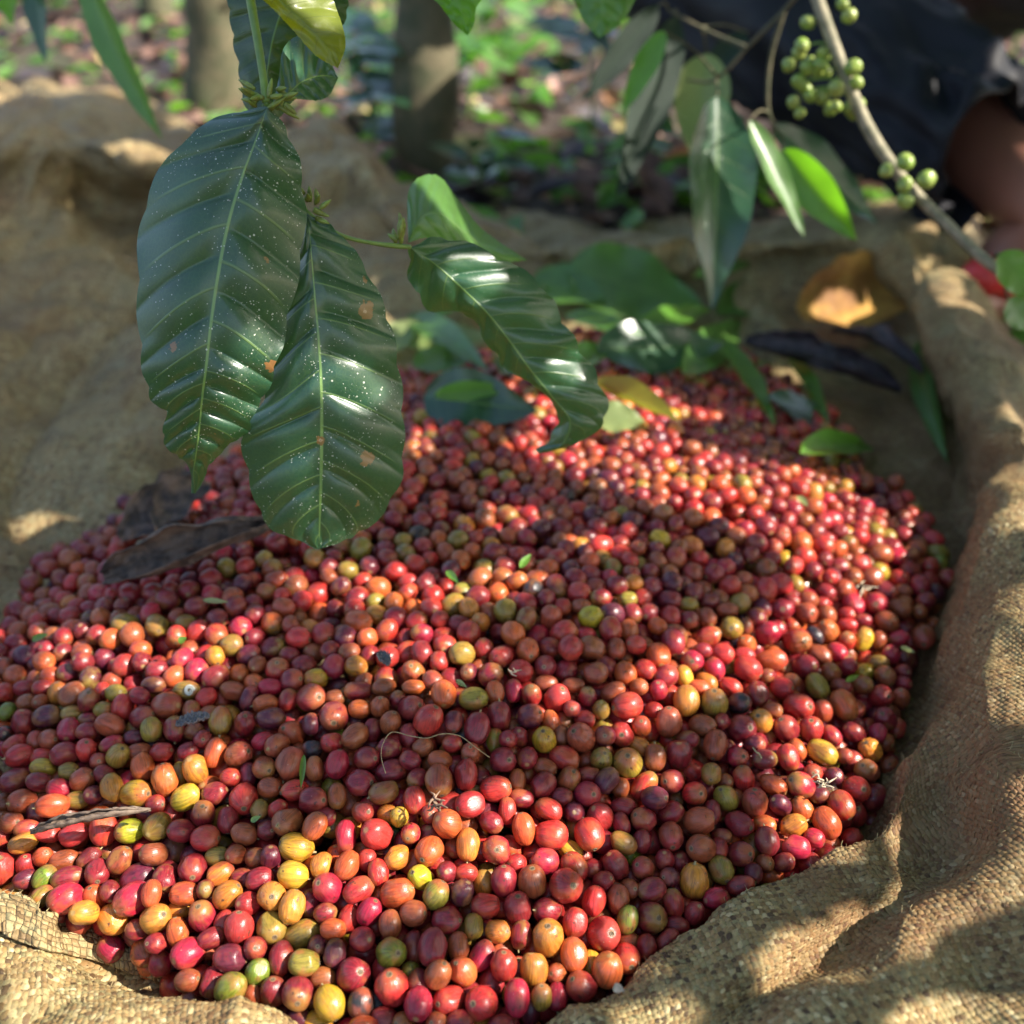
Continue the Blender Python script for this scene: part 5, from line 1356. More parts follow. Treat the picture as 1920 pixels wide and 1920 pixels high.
blade((335,1205),(350,1195), .002, M_LEAFB, 'tiny green stalk at the sunlit left band')
blade((1150,1850),(1172,1858), .0018, M_HUSK, 'tiny grey sliver at the edge of the sack near the bottom')

# tiny pale snail shell on the olive cherry at the left
q_ = int(np.argmin(np.hypot(tx - 350, ty - 1295)))
c_ = TP[q_] - D[q_] / np.linalg.norm(D[q_]) * (TRr[q_] * .92) + CRIGHT * .0012
a_ = np.linspace(0, 4.2 * np.pi, 60); r_ = .0024 * (1 - a_ / 18)
V, F = tube_arrays([c_ + CRIGHT * math.cos(t) * r + CUP * math.sin(t) * r * 1.15 + CBACK * (.0008 * k / 60) for k, (t, r) in enumerate(zip(a_, r_))], np.linspace(.0005, .0003, 60), 7)
tag(mesh_np('snail_shell', V, F, mat_simple('pale_shell', (.62, .64, .58), .4, .2, 300)), 'tiny pale coiled ring of a snail shell on an olive cherry at the left', 'shell')

# ------------------------------------------------------------------ person sitting behind, at the right
def skin_body(name, joints, edges, mat, parent=None, levels=2, root=0):
    me = bpy.data.meshes.new(name)
    me.from_pydata([j[0] for j in joints], edges, [])
    o = bpy.data.objects.new(name, me); COL.objects.link(o)
    md = o.modifiers.new('skin', 'SKIN'); md.use_smooth_shade = True
    for k, j in enumerate(joints):
        r = j[1] if isinstance(j[1], tuple) else (j[1], j[1])
        me.skin_vertices[0].data[k].radius = r
        me.skin_vertices[0].data[k].use_root = (k == root)
    m2 = o.modifiers.new('sub', 'SUBSURF'); m2.levels = levels; m2.render_levels = levels
    me.materials.append(mat)
    if parent is not None: o.parent = parent
    return o
s = NT('skin'); tc = s.n('ShaderNodeTexCoord')
c = s.mix(s.noise(tc.outputs['Object'], 30.0, 3.0), (.42, .19, .13), (.32, .13, .09))
s.set(Base_Color=c, Roughness=.45, Subsurface_Weight=.1, Subsurface_Radius=(1, .3, .15), Subsurface_Scale=.01); s.bump(s.noise(tc.outputs['Object'], 220.0, 3.0), .2, .001)
M_SKIN = s.m
s = NT('black_cloth'); tc = s.n('ShaderNodeTexCoord')
c = s.mix(s.noise(tc.outputs['Object'], 12.0, 3.0), (.007, .007, .010), (.016, .016, .022))
s.set(Base_Color=c, Roughness=.6, Sheen_Weight=.02, Specular_IOR_Level=.2); s.bump(s.noise(tc.outputs['Object'], 500.0, 2.0), .15, .0006)
M_BLACK = s.m
M_SHIRT = mat_simple('shirt_cloth', (.05, .06, .09), .8, .3, 60)
M_HAIR = mat_simple('hair', (.012, .01, .009), .5, .3, 200)
M_RED = mat_simple('red_rubber', (.55, .03, .03), .45, .2, 60)
hip = (.52, 1.68, .17); hipl = (.40, 1.84, .17)
knee = tuple(P(2040, 430, .99)); ank = tuple(P(1842, 560, 1.08))
J = [((.46, 1.80, .17), (.14, .11)), ((.46, 1.85, .30), (.13, .10)), ((.46, 1.80, .45), (.15, .10)), ((.46, 1.74, .58), (.10, .08)), ((.46, 1.70, .66), (.05, .05)), ((.46, 1.66, .72), (.055, .06)), ((.46, 1.63, .80), (.075, .09)), ((.46, 1.64, .87), (.06, .07)),
     (hip, (.10, .10)), ((.50, 1.40, .155), (.088, .085)), (knee, (.050, .052)), (tuple((np.array(knee) + ank) / 2 + (0.02, .05, .0)), (.055, .055)), (ank, (.034, .036)), (tuple(P(1800, 600, 1.05)), (.04, .025)), (tuple(P(1790, 640, 1.0)), (.03, .015)),
     (hipl, (.10, .10)), ((.78, 1.75, .24), (.07, .07)), ((1.02, 1.62, .30), (.055, .055)), ((.98, 1.66, .12), (.045, .045)), ((.94, 1.70, -.02), (.032, .032)), ((.94, 1.60, -.05), (.035, .02)),
     ((.65, 1.74, .56), (.055, .055)), ((.79, 1.60, .42), (.042, .042)), ((.66, 1.38, .44), (.03, .03)), ((.62, 1.31, .45), (.032, .018)),
     ((.27, 1.74, .56), (.055, .055)), ((.16, 1.62, .46), (.042, .042)), ((.27, 1.42, .48), (.03, .03)), ((.31, 1.35, .49), (.032, .018))]
E_ = [(0,1),(1,2),(2,3),(3,4),(4,5),(5,6),(6,7),(0,8),(8,9),(9,10),(10,11),(11,12),(12,13),(13,14),(0,15),(15,16),(16,17),(17,18),(18,19),(19,20),(3,21),(21,22),(22,23),(23,24),(3,25),(25,26),(26,27),(27,28)]
person = skin_body('person', J, E_, M_SKIN)
tag(person, 'person sitting at the upper right in black shorts, bare leg beside the sack', 'person')
# shorts: two thighs and hips as one garment, thigh opening with folds
def garment(name, path, rad, mat, parent, seed, nseg=72, n=90, fold=0.018, hem=True):
    c = cat(np.concatenate([np.asarray(path, float), np.asarray(rad, float)], 1), n)
    pts, R1, R2 = c[:, :3], c[:, 3], c[:, 4]
    d = np.gradient(pts, axis=0); d /= np.linalg.norm(d, axis=1)[:, None]
    ref = np.array((0, 0, 1.0)); V = []
    a_ = np.linspace(0, 2 * np.pi, nseg, endpoint=False)
    for i in range(n):
        s1 = np.cross(d[i], ref); s1 /= np.linalg.norm(s1); b1 = np.cross(s1, d[i])
        f = i / (n - 1)
        for a in a_:
            k = noise.noise(Vector((math.cos(a) * 1.6 + f * 1.4, math.sin(a) * 1.6, f * 4.5 + seed)))
            k2 = abs(noise.noise(Vector((math.cos(a) * 2.4, math.sin(a) * 2.4 + f * 3, f * 7 + seed + 9))))
            g = fold * (k * 1.0 - k2 * 1.6) * (0.6 + 1.0 * f)
            V.append(pts[i] + s1 * math.cos(a) * (R1[i] + g) + b1 * math.sin(a) * (R2[i] + g))
    o = mesh_np(name, np.array(V), grid_faces(n, nseg, True), mat, parent)
    md = o.modifiers.new('thickness', 'SOLIDIFY'); md.thickness = .003
    return o
K1 = np.array(P(1905, 285, 1.02))
sh = garment('shorts', [(.44, 1.86, .22), P(1350, -70, 1.42), P(1420, 0, 1.32), P(1570, 105, 1.20), P(1730, 205, 1.10), P(1880, 285, 1.04)],
             [(.15, .14), (.145, .14), (.120, .122), (.108, .108), (.098, .094), (.097, .090)], M_BLACK, person, 3, fold=.022)
sh['label'] = 'black shorts'
garment('shorts', [(.44, 1.88, .20), (.55, 1.84, .22), (.72, 1.77, .24), (.88, 1.70, .28)], [(.15, .13), (.12, .12), (.105, .105), (.095, .095)], M_BLACK, person, 8, n=50)
garment('shirt', [(.46, 1.83, .22), (.46, 1.85, .32), (.46, 1.80, .46), (.46, 1.74, .58), (.46, 1.705, .635)], [(.17, .15), (.165, .14), (.20, .13), (.17, .11), (.07, .07)], M_SHIRT, person, 12, n=50, fold=.012)
for s0, e0, h0 in (((.62, 1.74, .565), (.79, 1.60, .42), 1), ((.30, 1.74, .565), (.16, 1.62, .46), 1)):
    garment('sleeve', [s0, tuple((np.array(s0) * .4 + np.array(e0) * .6)), tuple(np.array(s0) * .25 + np.array(e0) * .75)], [(.075, .075), (.062, .062), (.064, .064)], M_SHIRT, person, 15, nseg=32, n=24, fold=.008)
V, L, F = cherry_unit(16, 24, 9)
hairV = V * np.array((.088, .105, .085)) + np.array((.46, 1.655, .845))
mesh_np('hair', hairV, F, M_HAIR, person)
for hx, hy, hz, dx in ((.62, 1.31, .45, 1), (.31, 1.35, .49, -1)):
    fp = []
    for k in range(4):
        o_ = np.array((hx + (k - 1.5) * .018, hy - .02, hz))
        l = (.062, .072, .068, .052)[k]
        fp.append(tube_arrays([o_, o_ + (0, -l * .45, .008), o_ + (0, -l * .8, -.006), o_ + (0, -l, -.026)], [.0085, .0085, .0078, .006], 8, 12))
    o_ = np.array((hx - dx * .032, hy + .01, hz - .003))
    fp.append(tube_arrays([o_, o_ + (-dx * .02, -.02, -.008), o_ + (-dx * .022, -.045, -.018)], [.0105, .0095, .0075], 8, 10))
    V, F, _ = merge(fp); mesh_np('fingers', V, F, M_SKIN, person)
# face
fc = np.array((.46, 1.63 - .085, .80))
V1 = tube_arrays([fc + (0, .0, .02), fc + (0, -.012, -.005), fc + (0, -.004, -.018)], [.007, .012, .009], 8, 8)
V, F, _ = merge([V1]); mesh_np('nose', V, F, M_SKIN, person)
for k in (-1, 1):
    V, L, F = cherry_unit(10, 14, 4)
    mesh_np('eye', V * .011 + fc + np.array((k * .03, .012, .022)), F, M_HAIR, person)
    mesh_np('ear', V * np.array((.008, .018, .028)) + np.array((.46 + k * .078, 1.64, .80)), F, M_SKIN, person)
# sandal on the near foot
a0, a1 = P(1812, 640, 1.04), P(1905, 545, 1.13)
sand = empty('sandal', tuple(a0)); tag(sand, 'red rubber sandal on the sitting person\'s foot beside the sack rim', 'sandal')
so = tube('strap', [P(1812, 545, 1.03), P(1835, 522, 1.0), P(1865, 518, 1.0), P(1895, 540, 1.02)], [.014, .019, .019, .014], M_RED, sand, 12, 24)
V, F = tube_arrays([a0, a0 * .5 + a1 * .5, a1], [.03, .036, .03], 16, 20)
V[:, 2] = (V[:, 2] - V[:, 2].mean()) * .28 + GZ + .02
mesh_np('sole', V, F, M_RED, sand)
fix_parent(sand)
# ------------------------------------------------------------------ coffee trees, undergrowth, litter
def leaf_cloud(pts, size, rs, mat_uv=True, hang=0.6, n=6, m=5):
    parts = []
    for p in pts:
        l = size * rs.uniform(.7, 1.25)
        az = rs.uniform(0, 2 * math.pi); el = rs.uniform(-1.0, .5) * hang
        d = np.array((math.cos(az) * math.cos(el), math.sin(az) * math.cos(el), math.sin(el)))
        up = np.array((rs.randn() * .35, rs.randn() * .35, 1.0))
        parts.append(leaf_arrays(p, p + d * l, l * rs.uniform(.17, .23), up, droop=rs.uniform(.05, .25), cup=.2, n=n, m=m, seed=rs.rand() * 9))
    return merge(parts)

def coffee_tree(base, height, lean, label, seed, r0=.035, crown_lo=.35, nlim=9, nleaf=420, group=None, mat=None, lsize=.14, spread=.55, clear=None):
    rs = np.random.RandomState(seed)
    base = np.asarray(base, float)
    root = empty('coffee_tree', tuple(base)); tag(root, label, 'tree', group)
    top = base + np.array((lean[0], lean[1], height))
    pts = [base + (0, 0, -.03)] + [base + (top - base) * f + np.array((rs.randn() * .02, rs.randn() * .02, 0)) for f in (.2, .45, .7)] + [top]
    rad = [r0 * 1.25, r0, r0 * .8, r0 * .6, r0 * .25]
    Vt, Ft = tube_arrays(pts, rad, 20, 60)
    ax_ = np.array([noise.noise(Vector(v) * 9) * .25 + noise.noise(Vector(v) * 28) * .12 for v in Vt])
    cl_ = base + (top - base) * np.clip((Vt[:, 2:3] - base[2]) / height, 0, 1)
    Vt = Vt + (Vt - cl_) * np.stack([ax_, ax_, 0 * ax_], 1)
    mesh_np('trunk', Vt, Ft, M_BARK, root)
    c = cat(np.array(pts), 60)
    leafp = []
    for k in range(nlim):
        f = crown_lo + (1 - crown_lo) * (k + .5) / nlim
        p = c[int(f * 59)]
        az = k * 2.4 + rs.rand(); l = spread * (1.1 - .5 * f) * rs.uniform(.8, 1.15)
        e = p + np.array((math.cos(az) * l, math.sin(az) * l, l * rs.uniform(-.05, .35)))
        mid = (p + e) / 2 + np.array((0, 0, l * .12))
        if clear is not None and not clear(e): continue
        tube('limb', [p, mid, e], [r0 * .35, r0 * .22, r0 * .1], M_BARK, root, 7, 14)
        lc = cat(np.array([p, mid, e]), 40)
        for _ in range(nleaf // nlim):
            q = lc[rs.randint(6, 40)] + rs.randn(3) * (.05, .05, .045)
            if clear is None or clear(q): leafp.append(q)
    V, F, U = leaf_cloud(leafp, lsize, rs)
    mesh_np('crown', V, F, mat or M_LEAFG, root, uv=U)
    fix_parent(root)
    return root

def out_of_view(q):
    return q[2] > CAM_H + .22
TG = 'coffee trees standing behind the sack'
def gp(px, py):
    p = PZ(px, py, GZ)
    for _ in range(6): p = PZ(px, py, ground_z(p[0], p[1]))
    return p
coffee_tree(gp(400, 215), 2.2, (.05, .1), 'coffee tree with slim olive-brown trunk rising at the upper left behind the sack', 11, .052, .5, 9, 320, TG, clear=out_of_view)
coffee_tree(gp(795, 335), 2.0, (.02, .1), 'coffee tree with slim trunk standing left of centre behind the sack, nearest the heap', 12, .042, .5, 9, 320, TG, clear=out_of_view)
coffee_tree(gp(300, 40), 2.4, (.0, .2), 'coffee tree further back at the upper left', 13, .05, .5, 9, 300, TG, clear=out_of_view)
coffee_tree(gp(1040, -10), 2.4, (.1, .2), 'coffee tree far behind the gap at top centre', 14, .06, .45, 9, 300, TG, clear=out_of_view)

# --- undergrowth seedlings, each a plant of its own
SG = 'leafy seedlings on the ground behind the sack'
def seedling(px, py, h, nl, ls, mat, label, seed):
    rs = np.random.RandomState(seed)
    b = gp(px, py)
    root = empty('seedling', tuple(b)); tag(root, label, 'plant', SG)
    tube('stem', [b + (0, 0, -.01), b + (rs.randn() * .01, 0, h * .5), b + (rs.randn() * .02, 0, h)], [.004, .003, .0015], M_STALK, root, 6, 10)
    pts = [b + np.array((rs.randn() * .012, rs.randn() * .012, h * rs.uniform(.3, 1.05))) for _ in range(nl)]
    parts = []
    for p in pts:
        az = rs.uniform(0, 6.28); el = rs.uniform(-.5, .5); l = ls * rs.uniform(.7, 1.2)
        d = np.array((math.cos(az) * math.cos(el), math.sin(az) * math.cos(el), math.sin(el)))
        parts.append(leaf_arrays(p, p + d * l, l * .24, (0, -.3, 1), droop=.15, n=8, m=5, seed=rs.rand() * 9))
    V, F, U = merge(parts)
    mesh_np('foliage', V, F, mat, root, uv=U)
    fix_parent(root)
for a in [(690,330,.22,16,.10,M_LEAFD,'dark leafy seedling left of the nearest trunk',1),(650,180,.3,18,.12,M_LEAFD,'dark green seedling between the two trunks',2),
          (875,240,.30,14,.09,M_LEAFB,'light green seedling just right of the nearest trunk',3),(1000,225,.16,10,.07,M_LEAFB,'low bright yellow-green seedling at centre behind the sack',4),
          (950,110,.34,12,.09,M_LEAFP,'pale thin seedling in the sunlit clearing at top centre',5),(905,390,.10,9,.07,M_LEAFD,'small dark plant just behind the back edge of the sack',6),
          (1090,300,.22,14,.09,M_LEAFD,'dark seedling left of the hanging pale leaf',7),(1195,380,.14,12,.07,M_LEAFG,'green seedling behind the back edge right of centre',8),
          (1220,180,.26,14,.08,M_LEAFG,'green seedling behind the dark hanging leaves',9),(1790,60,.42,18,.11,M_LEAFB,'sunlit green bush above the shorts at the upper right',10),
          (1880,150,.40,18,.11,M_LEAFG,'mid-green bush at the upper right edge',11),(1900,60,.5,20,.12,M_LEAFD,'bluish green bush at the upper right corner',12),
          (560,60,.3,12,.10,M_LEAFB,'bright seedling seen beside the yellow-green leaf',13),(1640,430,.06,7,.05,M_LEAFB,'tiny green sprout behind the right rear rim of the sack',14),
          (1340,420,.12,10,.08,M_LEAFG,'green plant behind the back rim under the hanging leaves',15),(740,120,.2,10,.08,M_LEAFG,'green seedling just left of the nearest trunk, further back',16),
          (1040,60,.26,12,.09,M_LEAFB,'bright yellow-green seedling at the top, right of centre',17),(20,60,.2,10,.08,M_LEAFB,'bright seedling at the left edge of the litter',18),(930,180,.22,16,.10,M_LEAFG,'green seedling with broad leaves at top centre, left of the yellow-green one',20),(1120,120,.3,16,.11,M_LEAFG,'tall green seedling left of the dark hanging leaves',21),(720,250,.2,14,.10,M_LEAFD,'dark seedling hugging the left side of the nearest trunk',22),(860,60,.26,14,.10,M_LEAFB,'fresh green seedling at the top edge right of the nearest trunk',23),
          (1905,690,.07,8,.05,M_LEAFG,'low green plant outside the right rim of the sack',19)]:
    seedling(*a)

# --- leaf litter on the ground
def litter(name, n, kinds, seed, label, region, size=(.03, .09), kind='stuff', catg='leaf litter'):
    rs = np.random.RandomState(seed)
    obs = []
    for ki, (mat, share) in enumerate(kinds):
        parts = []
        for _ in range(int(n * share)):
            while True:
                y = region[2] + (region[3] - region[2]) * rs.rand() ** 1.6
                x = rs.uniform(-.62, .62) * (y + .5) * 1.1
                if region[0] < x < region[1]: break
            if sack_hits(x, y): continue
            z = ground_z(x, y) + .006 + rs.rand() * .012
            az = rs.uniform(0, 6.28); l = rs.uniform(*size)
            d = np.array((math.cos(az), math.sin(az), rs.uniform(-.1, .45)))
            up = np.array((rs.randn() * .5, rs.randn() * .5, 1))
            p = np.array((x, y, z))
            parts.append(leaf_arrays(p, p + d * l, l * rs.uniform(.2, .32), up, droop=rs.uniform(-.3, .3), cup=rs.uniform(-.2, .8), n=6, m=5, seed=rs.rand() * 9))
        if not parts: continue
        V, F, U = merge(parts)
        obs.append((V, F, U, mat))
    for V, F, U, mat in obs:
        o = mesh_np(name, V, F, mat, uv=U)
        tag(o, label % o.name.count('.') if '%' in label else label, None, None, kind)
def sack_hits(x, y):
    h = SACK_BVH.ray_cast(Vector((x, y, 1.0)), Vector((0, 0, -1)))
    return h[0] is not None and h[0].z > GZ + .013
M_LIT = [mat_simple('litter_brown', (.20, .105, .072), .7, .5, 40, (.09, .048, .036), .4, .002),
         mat_simple('litter_pink', (.42, .25, .2), .7, .4, 40, (.24, .13, .1), .4, .002),
         mat_simple('litter_orange', (.40, .19, .08), .7, .4, 40, (.25, .11, .05), .4, .002),
         mat_simple('litter_dark', (.03, .024, .026), .6, .4, 40, (.055, .04, .05), .4, .002),
         mat_simple('litter_straw', (.42, .36, .13), .7, .3, 40, (.3, .24, .1), .4, .002)]
for i, (m_, n_, l_) in enumerate([(M_LIT[0], 2900, 'brown dead leaves covering the ground behind the sack'), (M_LIT[1], 210, 'pinkish pale dead leaves scattered over the ground'),
                       (M_LIT[2], 260, 'orange dead leaves scattered over the ground'), (M_LIT[3], 1200, 'dark wet dead leaves covering the ground'),
                       (M_LIT[4], 170, 'straw yellow dead leaves scattered over the ground'), (M_LEAFB, 1200, 'small bright green weeds on the ground'), (M_LEAFG, 1300, 'small mid-green weeds on the ground')]):
    litter('leaf_litter' if i < 5 else 'weeds', n_, [(m_, 1.0)], 60 + i, l_, (-4, 4, .75, 7.0), (.03, .1) if i < 5 else (.04, .09))

# ------------------------------------------------------------------ canopy of the coffee trees between the sun and the heap
LITP = [('h',[(935,838),(990,815),(1060,800),(1130,790),(1230,800),(1290,840),(1370,870),(1450,880),(1540,900),(1620,950),(1660,1030),(1650,1100),(1570,1090),(1480,1060),(1420,1010),(1330,975),(1240,955),(1160,925),(1080,905),(1020,870)]),('h',[(770,800),(800,815),(790,850),(760,850)]),('h',[(960,690),(1050,770),(1040,800),(980,790),(940,740)]),('h',[(1300,770),(1330,760),(1340,790),(1310,790)]),('h',[(1500,1070),(1640,1100),(1630,1170),(1610,1215),(1550,1240),(1490,1220),(1460,1160)]),('h',[(1280,1200),(1340,1180),(1400,1190),(1430,1150),(1530,1200),(1520,1240),(1440,1260),(1420,1290),(1330,1290),(1260,1330),(1200,1370),(1130,1375),(1180,1290),(1230,1240)]),('h',[(90,1225),(170,1185),(240,1160),(330,1145),(420,1135),(490,1165),(450,1210),(380,1265),(330,1290),(260,1270),(190,1285),(100,1290)]),('h',[(690,1180),(780,1175),(860,1215),(890,1250),(860,1290),(790,1290),(700,1250),(650,1215)]),('h',[(650,1060),(740,1080),(760,1120),(690,1140),(530,1080)]),('h',[(780,1110),(830,1100),(850,1130),(790,1150)]),('h',[(560,1590),(640,1555),(700,1530),(780,1510),(850,1490),(960,1500),(1050,1530),(1130,1560),(1120,1600),(1010,1640),(930,1650),(880,1640),(800,1680),(760,1700),(650,1730),(560,1730),(470,1740),(410,1790),(340,1830),(290,1800),(230,1750),(60,1720),(0,1690),(0,1560),(90,1550),(170,1560),(240,1570),(330,1640),(420,1640)]),('h',[(345,1440),(390,1400),(420,1420),(405,1500),(370,1520),(330,1500),(250,1500),(230,1480),(300,1470)]),('h',[(60,1490),(130,1490),(120,1520),(60,1520)]),('s',[(-60,1690),(130,1740),(300,1800),(420,1870),(560,1900),(560,1960),(300,1990),(120,1960),(60,1850),(-10,1800)]),('s',[(1625,1685),(1590,1790),(1520,1830),(1430,1860),(1440,1790),(1520,1760)]),('s',[(1735,1680),(1760,1620),(1810,1600),(1830,1560),(1870,1570),(1890,1490),(1960,1460),(1960,1690),(1850,1690),(1790,1700)]),('s',[(1700,1910),(1790,1890),(1960,1860),(1960,1990),(1700,1990)]),('s',[(1190,1890),(1260,1870),(1250,1960),(1160,1960)]),('s',[(1885,1115),(1960,1100),(1960,1370),(1900,1310),(1880,1220)]),('s',[(1840,790),(1960,720),(1960,960),(1890,1010),(1850,930),(1870,860)]),('s',[(1700,510),(1750,478),(1790,520),(1810,560),(1760,540),(1715,540)]),('s',[(40,960),(120,970),(170,1020),(110,1040),(50,1010)]),(1.0,[(1540,570),(1620,510),(1700,470),(1700,620),(1600,610)]),(1.0,[(1080,490),(1180,470),(1290,520),(1300,590),(1200,580),(1100,550)]),(0.93,[(760,600),(830,560),(930,600),(920,660),(800,640)]),('h',[(1090,690),(1160,700),(1280,770),(1240,800),(1130,800)]),(0.98,[(1350,630),(1400,640),(1480,760),(1440,770)]),(0.95,[(1470,640),(1520,670),(1590,760),(1540,760)]),('s',[(150,300),(260,300),(330,350),(240,360)]),('s',[(740,520),(810,530),(800,600),(720,590)]),('h',[(1400,1380),(1470,1340),(1545,1335),(1590,1400),(1570,1480),(1560,1560),(1520,1620),(1450,1600),(1430,1530),(1480,1450),(1440,1420)]),('h',[(770,1860),(840,1840),(900,1800),(890,1880),(770,1910)]),('h',[(960,1740),(1060,1690),(1150,1740),(1160,1790),(1100,1830),(1020,1840),(960,1860)]),('L',[(300,770),(370,740),(460,700),(515,690),(500,735),(430,780),(370,850),(330,870)]),('L',[(500,690),(560,680),(610,690),(590,720),(520,750),(495,770)]),('L',[(640,690),(700,720),(740,760),(690,760),(640,730)]),('L',[(470,820),(500,840),(510,960),(540,1000),(490,970)]),('L',[(790,525),(850,510),(900,485),(940,540),(910,560),(840,565),(800,560)]),('L',[(1010,665),(1060,660),(1090,700),(1050,730)]),(0.55,[(780,370),(800,350),(860,440),(960,480),(880,460),(800,440)]),(0.43,[(440,-60),(650,-60),(650,90),(560,60),(500,20)]),(0.85,[(1280,190),(1370,190),(1370,340),(1330,440),(1290,330)]),(0.83,[(1400,220),(1460,300),(1520,440),(1440,380)]),(0.84,[(1470,280),(1540,320),(1620,460),(1530,420)]),(0.74,[(1490,-60),(1600,-60),(1640,200),(1720,340),(1760,360),(1640,400),(1560,200)]),(1.03,[(1690,200),(1790,170),(1900,220),(1900,380),(1740,330)]),(0.87,[(1080,90),(1250,50),(1240,120),(1170,230)]),('h',[(980,1290),(1050,1280),(1070,1330),(1010,1350)]),('h',[(560,1320),(610,1300),(630,1350),(580,1360)]),('h',[(860,1080),(950,1060),(1000,1100),(930,1130)]),('h',[(1120,1120),(1190,1110),(1200,1150),(1140,1160)]),('h',[(900,960),(960,950),(980,980),(920,990)]),('h',[(1180,1460),(1250,1440),(1260,1480),(1200,1500)]),('h',[(560,1090),(600,1060),(640,1100),(590,1130)]),('h',[(1080,1010),(1150,1000),(1170,1030),(1100,1040)])]
sx = np.cross(np.array(SUN), (0, 0, 1.0)); sx /= np.linalg.norm(sx); sy = np.cross(sx, np.array(SUN))
LBV = [BVHTree.FromPolygons([v.co for v in o_.data.vertices], [tuple(q_.vertices) for q_ in o_.data.polygons]) for o_ in (L1, L2, L3)]
def ab(p):
    p = np.asarray(p); return np.stack([p @ sx, p @ sy], -1)
RES = .004
A0, A1, B0, B1 = -1.9, .75, -.62, .95
lo = ab(np.array([(-.75, -.0, 0), (.6, -.0, 0), (.6, 1.35, 0), (-.75, 1.35, 0), (.5, 1.3, .3), (-.6, 1.3, .15)]))
A0, B0 = lo.min(0) - .06; A1, B1 = lo.max(0) + .06
na, nb = int((A1 - A0) / RES), int((B1 - B0) / RES)
ga, gb = np.meshgrid(A0 + (np.arange(na) + .5) * RES, B0 + (np.arange(nb) + .5) * RES, indexing='ij')
lit = np.zeros((na, nb), bool); litL = np.zeros((na, nb), bool); foot = np.zeros((na, nb), bool)
for o_ in (L1, L2, L3):
    q_ = ab(np.array([v.co for v in o_.data.vertices]))
    i_ = ((q_[:, 0] - A0) / RES).astype(int); j_ = ((q_[:, 1] - B0) / RES).astype(int)
    m_ = (i_ >= 0) & (i_ < na) & (j_ >= 0) & (j_ < nb); foot[i_[m_], j_[m_]] = True
for zz, pts in LITP:
    poly = []
    for (px, py) in pts:
        if zz == 'h': p = CAMP + ray(px, py) * surf_t(px, py)
        elif zz == 's': p = sack_hit(px, py)
        elif zz == 'L':
            p = None
            for bv_ in LBV:
                h_ = bv_.ray_cast(Vector(CAMP), Vector(ray(px, py)).normalized())
                if h_[0] is not None and (p is None or np.linalg.norm(np.array(h_[0]) - CAMP) < np.linalg.norm(p - CAMP)): p = np.array(h_[0])
            if p is None: p = P(px, py, .48)
        else: p = P(px, py, zz)
        poly.append(ab(p))
    if zz == 'L': litL |= inside(ga, gb, poly)
    else: lit |= inside(ga, gb, poly)
lit = (lit & ~foot) | (litL & foot)
# ground further back keeps random sun flecks
gq = np.array([[noise.noise(Vector((a_ * 9, b_ * 9, 2.0))) for b_ in np.linspace(B0, B1, 90)] for a_ in np.linspace(A0, A1, 120)])
gi = gq[np.clip(((ga - A0) / (A1 - A0) * 119).astype(int), 0, 119), np.clip(((gb - B0) / (B1 - B0) * 89).astype(int), 0, 89)]
# region shaded on purpose: shadow of sack + heap
dom = [PZ(*q, .0) for q in [(0,260),(330,300),(600,300),(760,430),(1000,470),(1280,480),(1700,440),(1990,640),(2300,1100),(2300,2300),(1000,2300),(-300,2300),(-500,1300),(-400,300)]]
dom = inside(ga, gb, [ab(p) for p in dom])
for q in ([P(a_, b_, t_) for a_, b_, t_ in [(440,-40,.43),(650,-40,.43),(770,480,.49),(1160,700,.52),(1000,880,.5),(600,1050,.45),(340,960,.45),(240,600,.43),(300,200,.43)]],
          [P(a_, b_, t_) for a_, b_, t_ in [(1050,-40,1.2),(1700,-40,1.15),(1960,150,1.0),(1960,400,1.0),(1700,420,1.0),(1450,330,1.1),(1150,60,1.2)]]):
    dom |= inside(ga, gb, [ab(p) for p in q])
litd = lit.copy()
for q in range(1):
    litd[1:] |= lit[:-1]; litd[:-1] |= lit[1:]; litd[:, 1:] |= lit[:, :-1]; litd[:, :-1] |= lit[:, 1:]
need = (dom | foot) & ~litd
dom_b = (~dom) & (gi > .0) & ~lit
need |= dom_b
cov = np.zeros((na, nb), bool)
rs = np.random.RandomState(5)
canopy = []
def leaf_mask(c2, ang, l, wd):
    r = l / 2
    i0 = max(int((c2[0] - r - A0) / RES), 0); i1 = min(int((c2[0] + r - A0) / RES) + 1, na)
    j0 = max(int((c2[1] - r - B0) / RES), 0); j1 = min(int((c2[1] + r - B0) / RES) + 1, nb)
    if i1 <= i0 or j1 <= j0: return None
    a_ = ga[i0:i1, j0:j1] - c2[0]; b_ = gb[i0:i1, j0:j1] - c2[1]
    x = a_ * math.cos(ang) + b_ * math.sin(ang); y = -a_ * math.sin(ang) + b_ * math.cos(ang)
    f = np.clip(x / l + .5, 0, 1)
    return (slice(i0, i1), slice(j0, j1)), (np.abs(x) < l / 2) & (np.abs(y) < wd * np.sin(np.pi * f) ** .75)
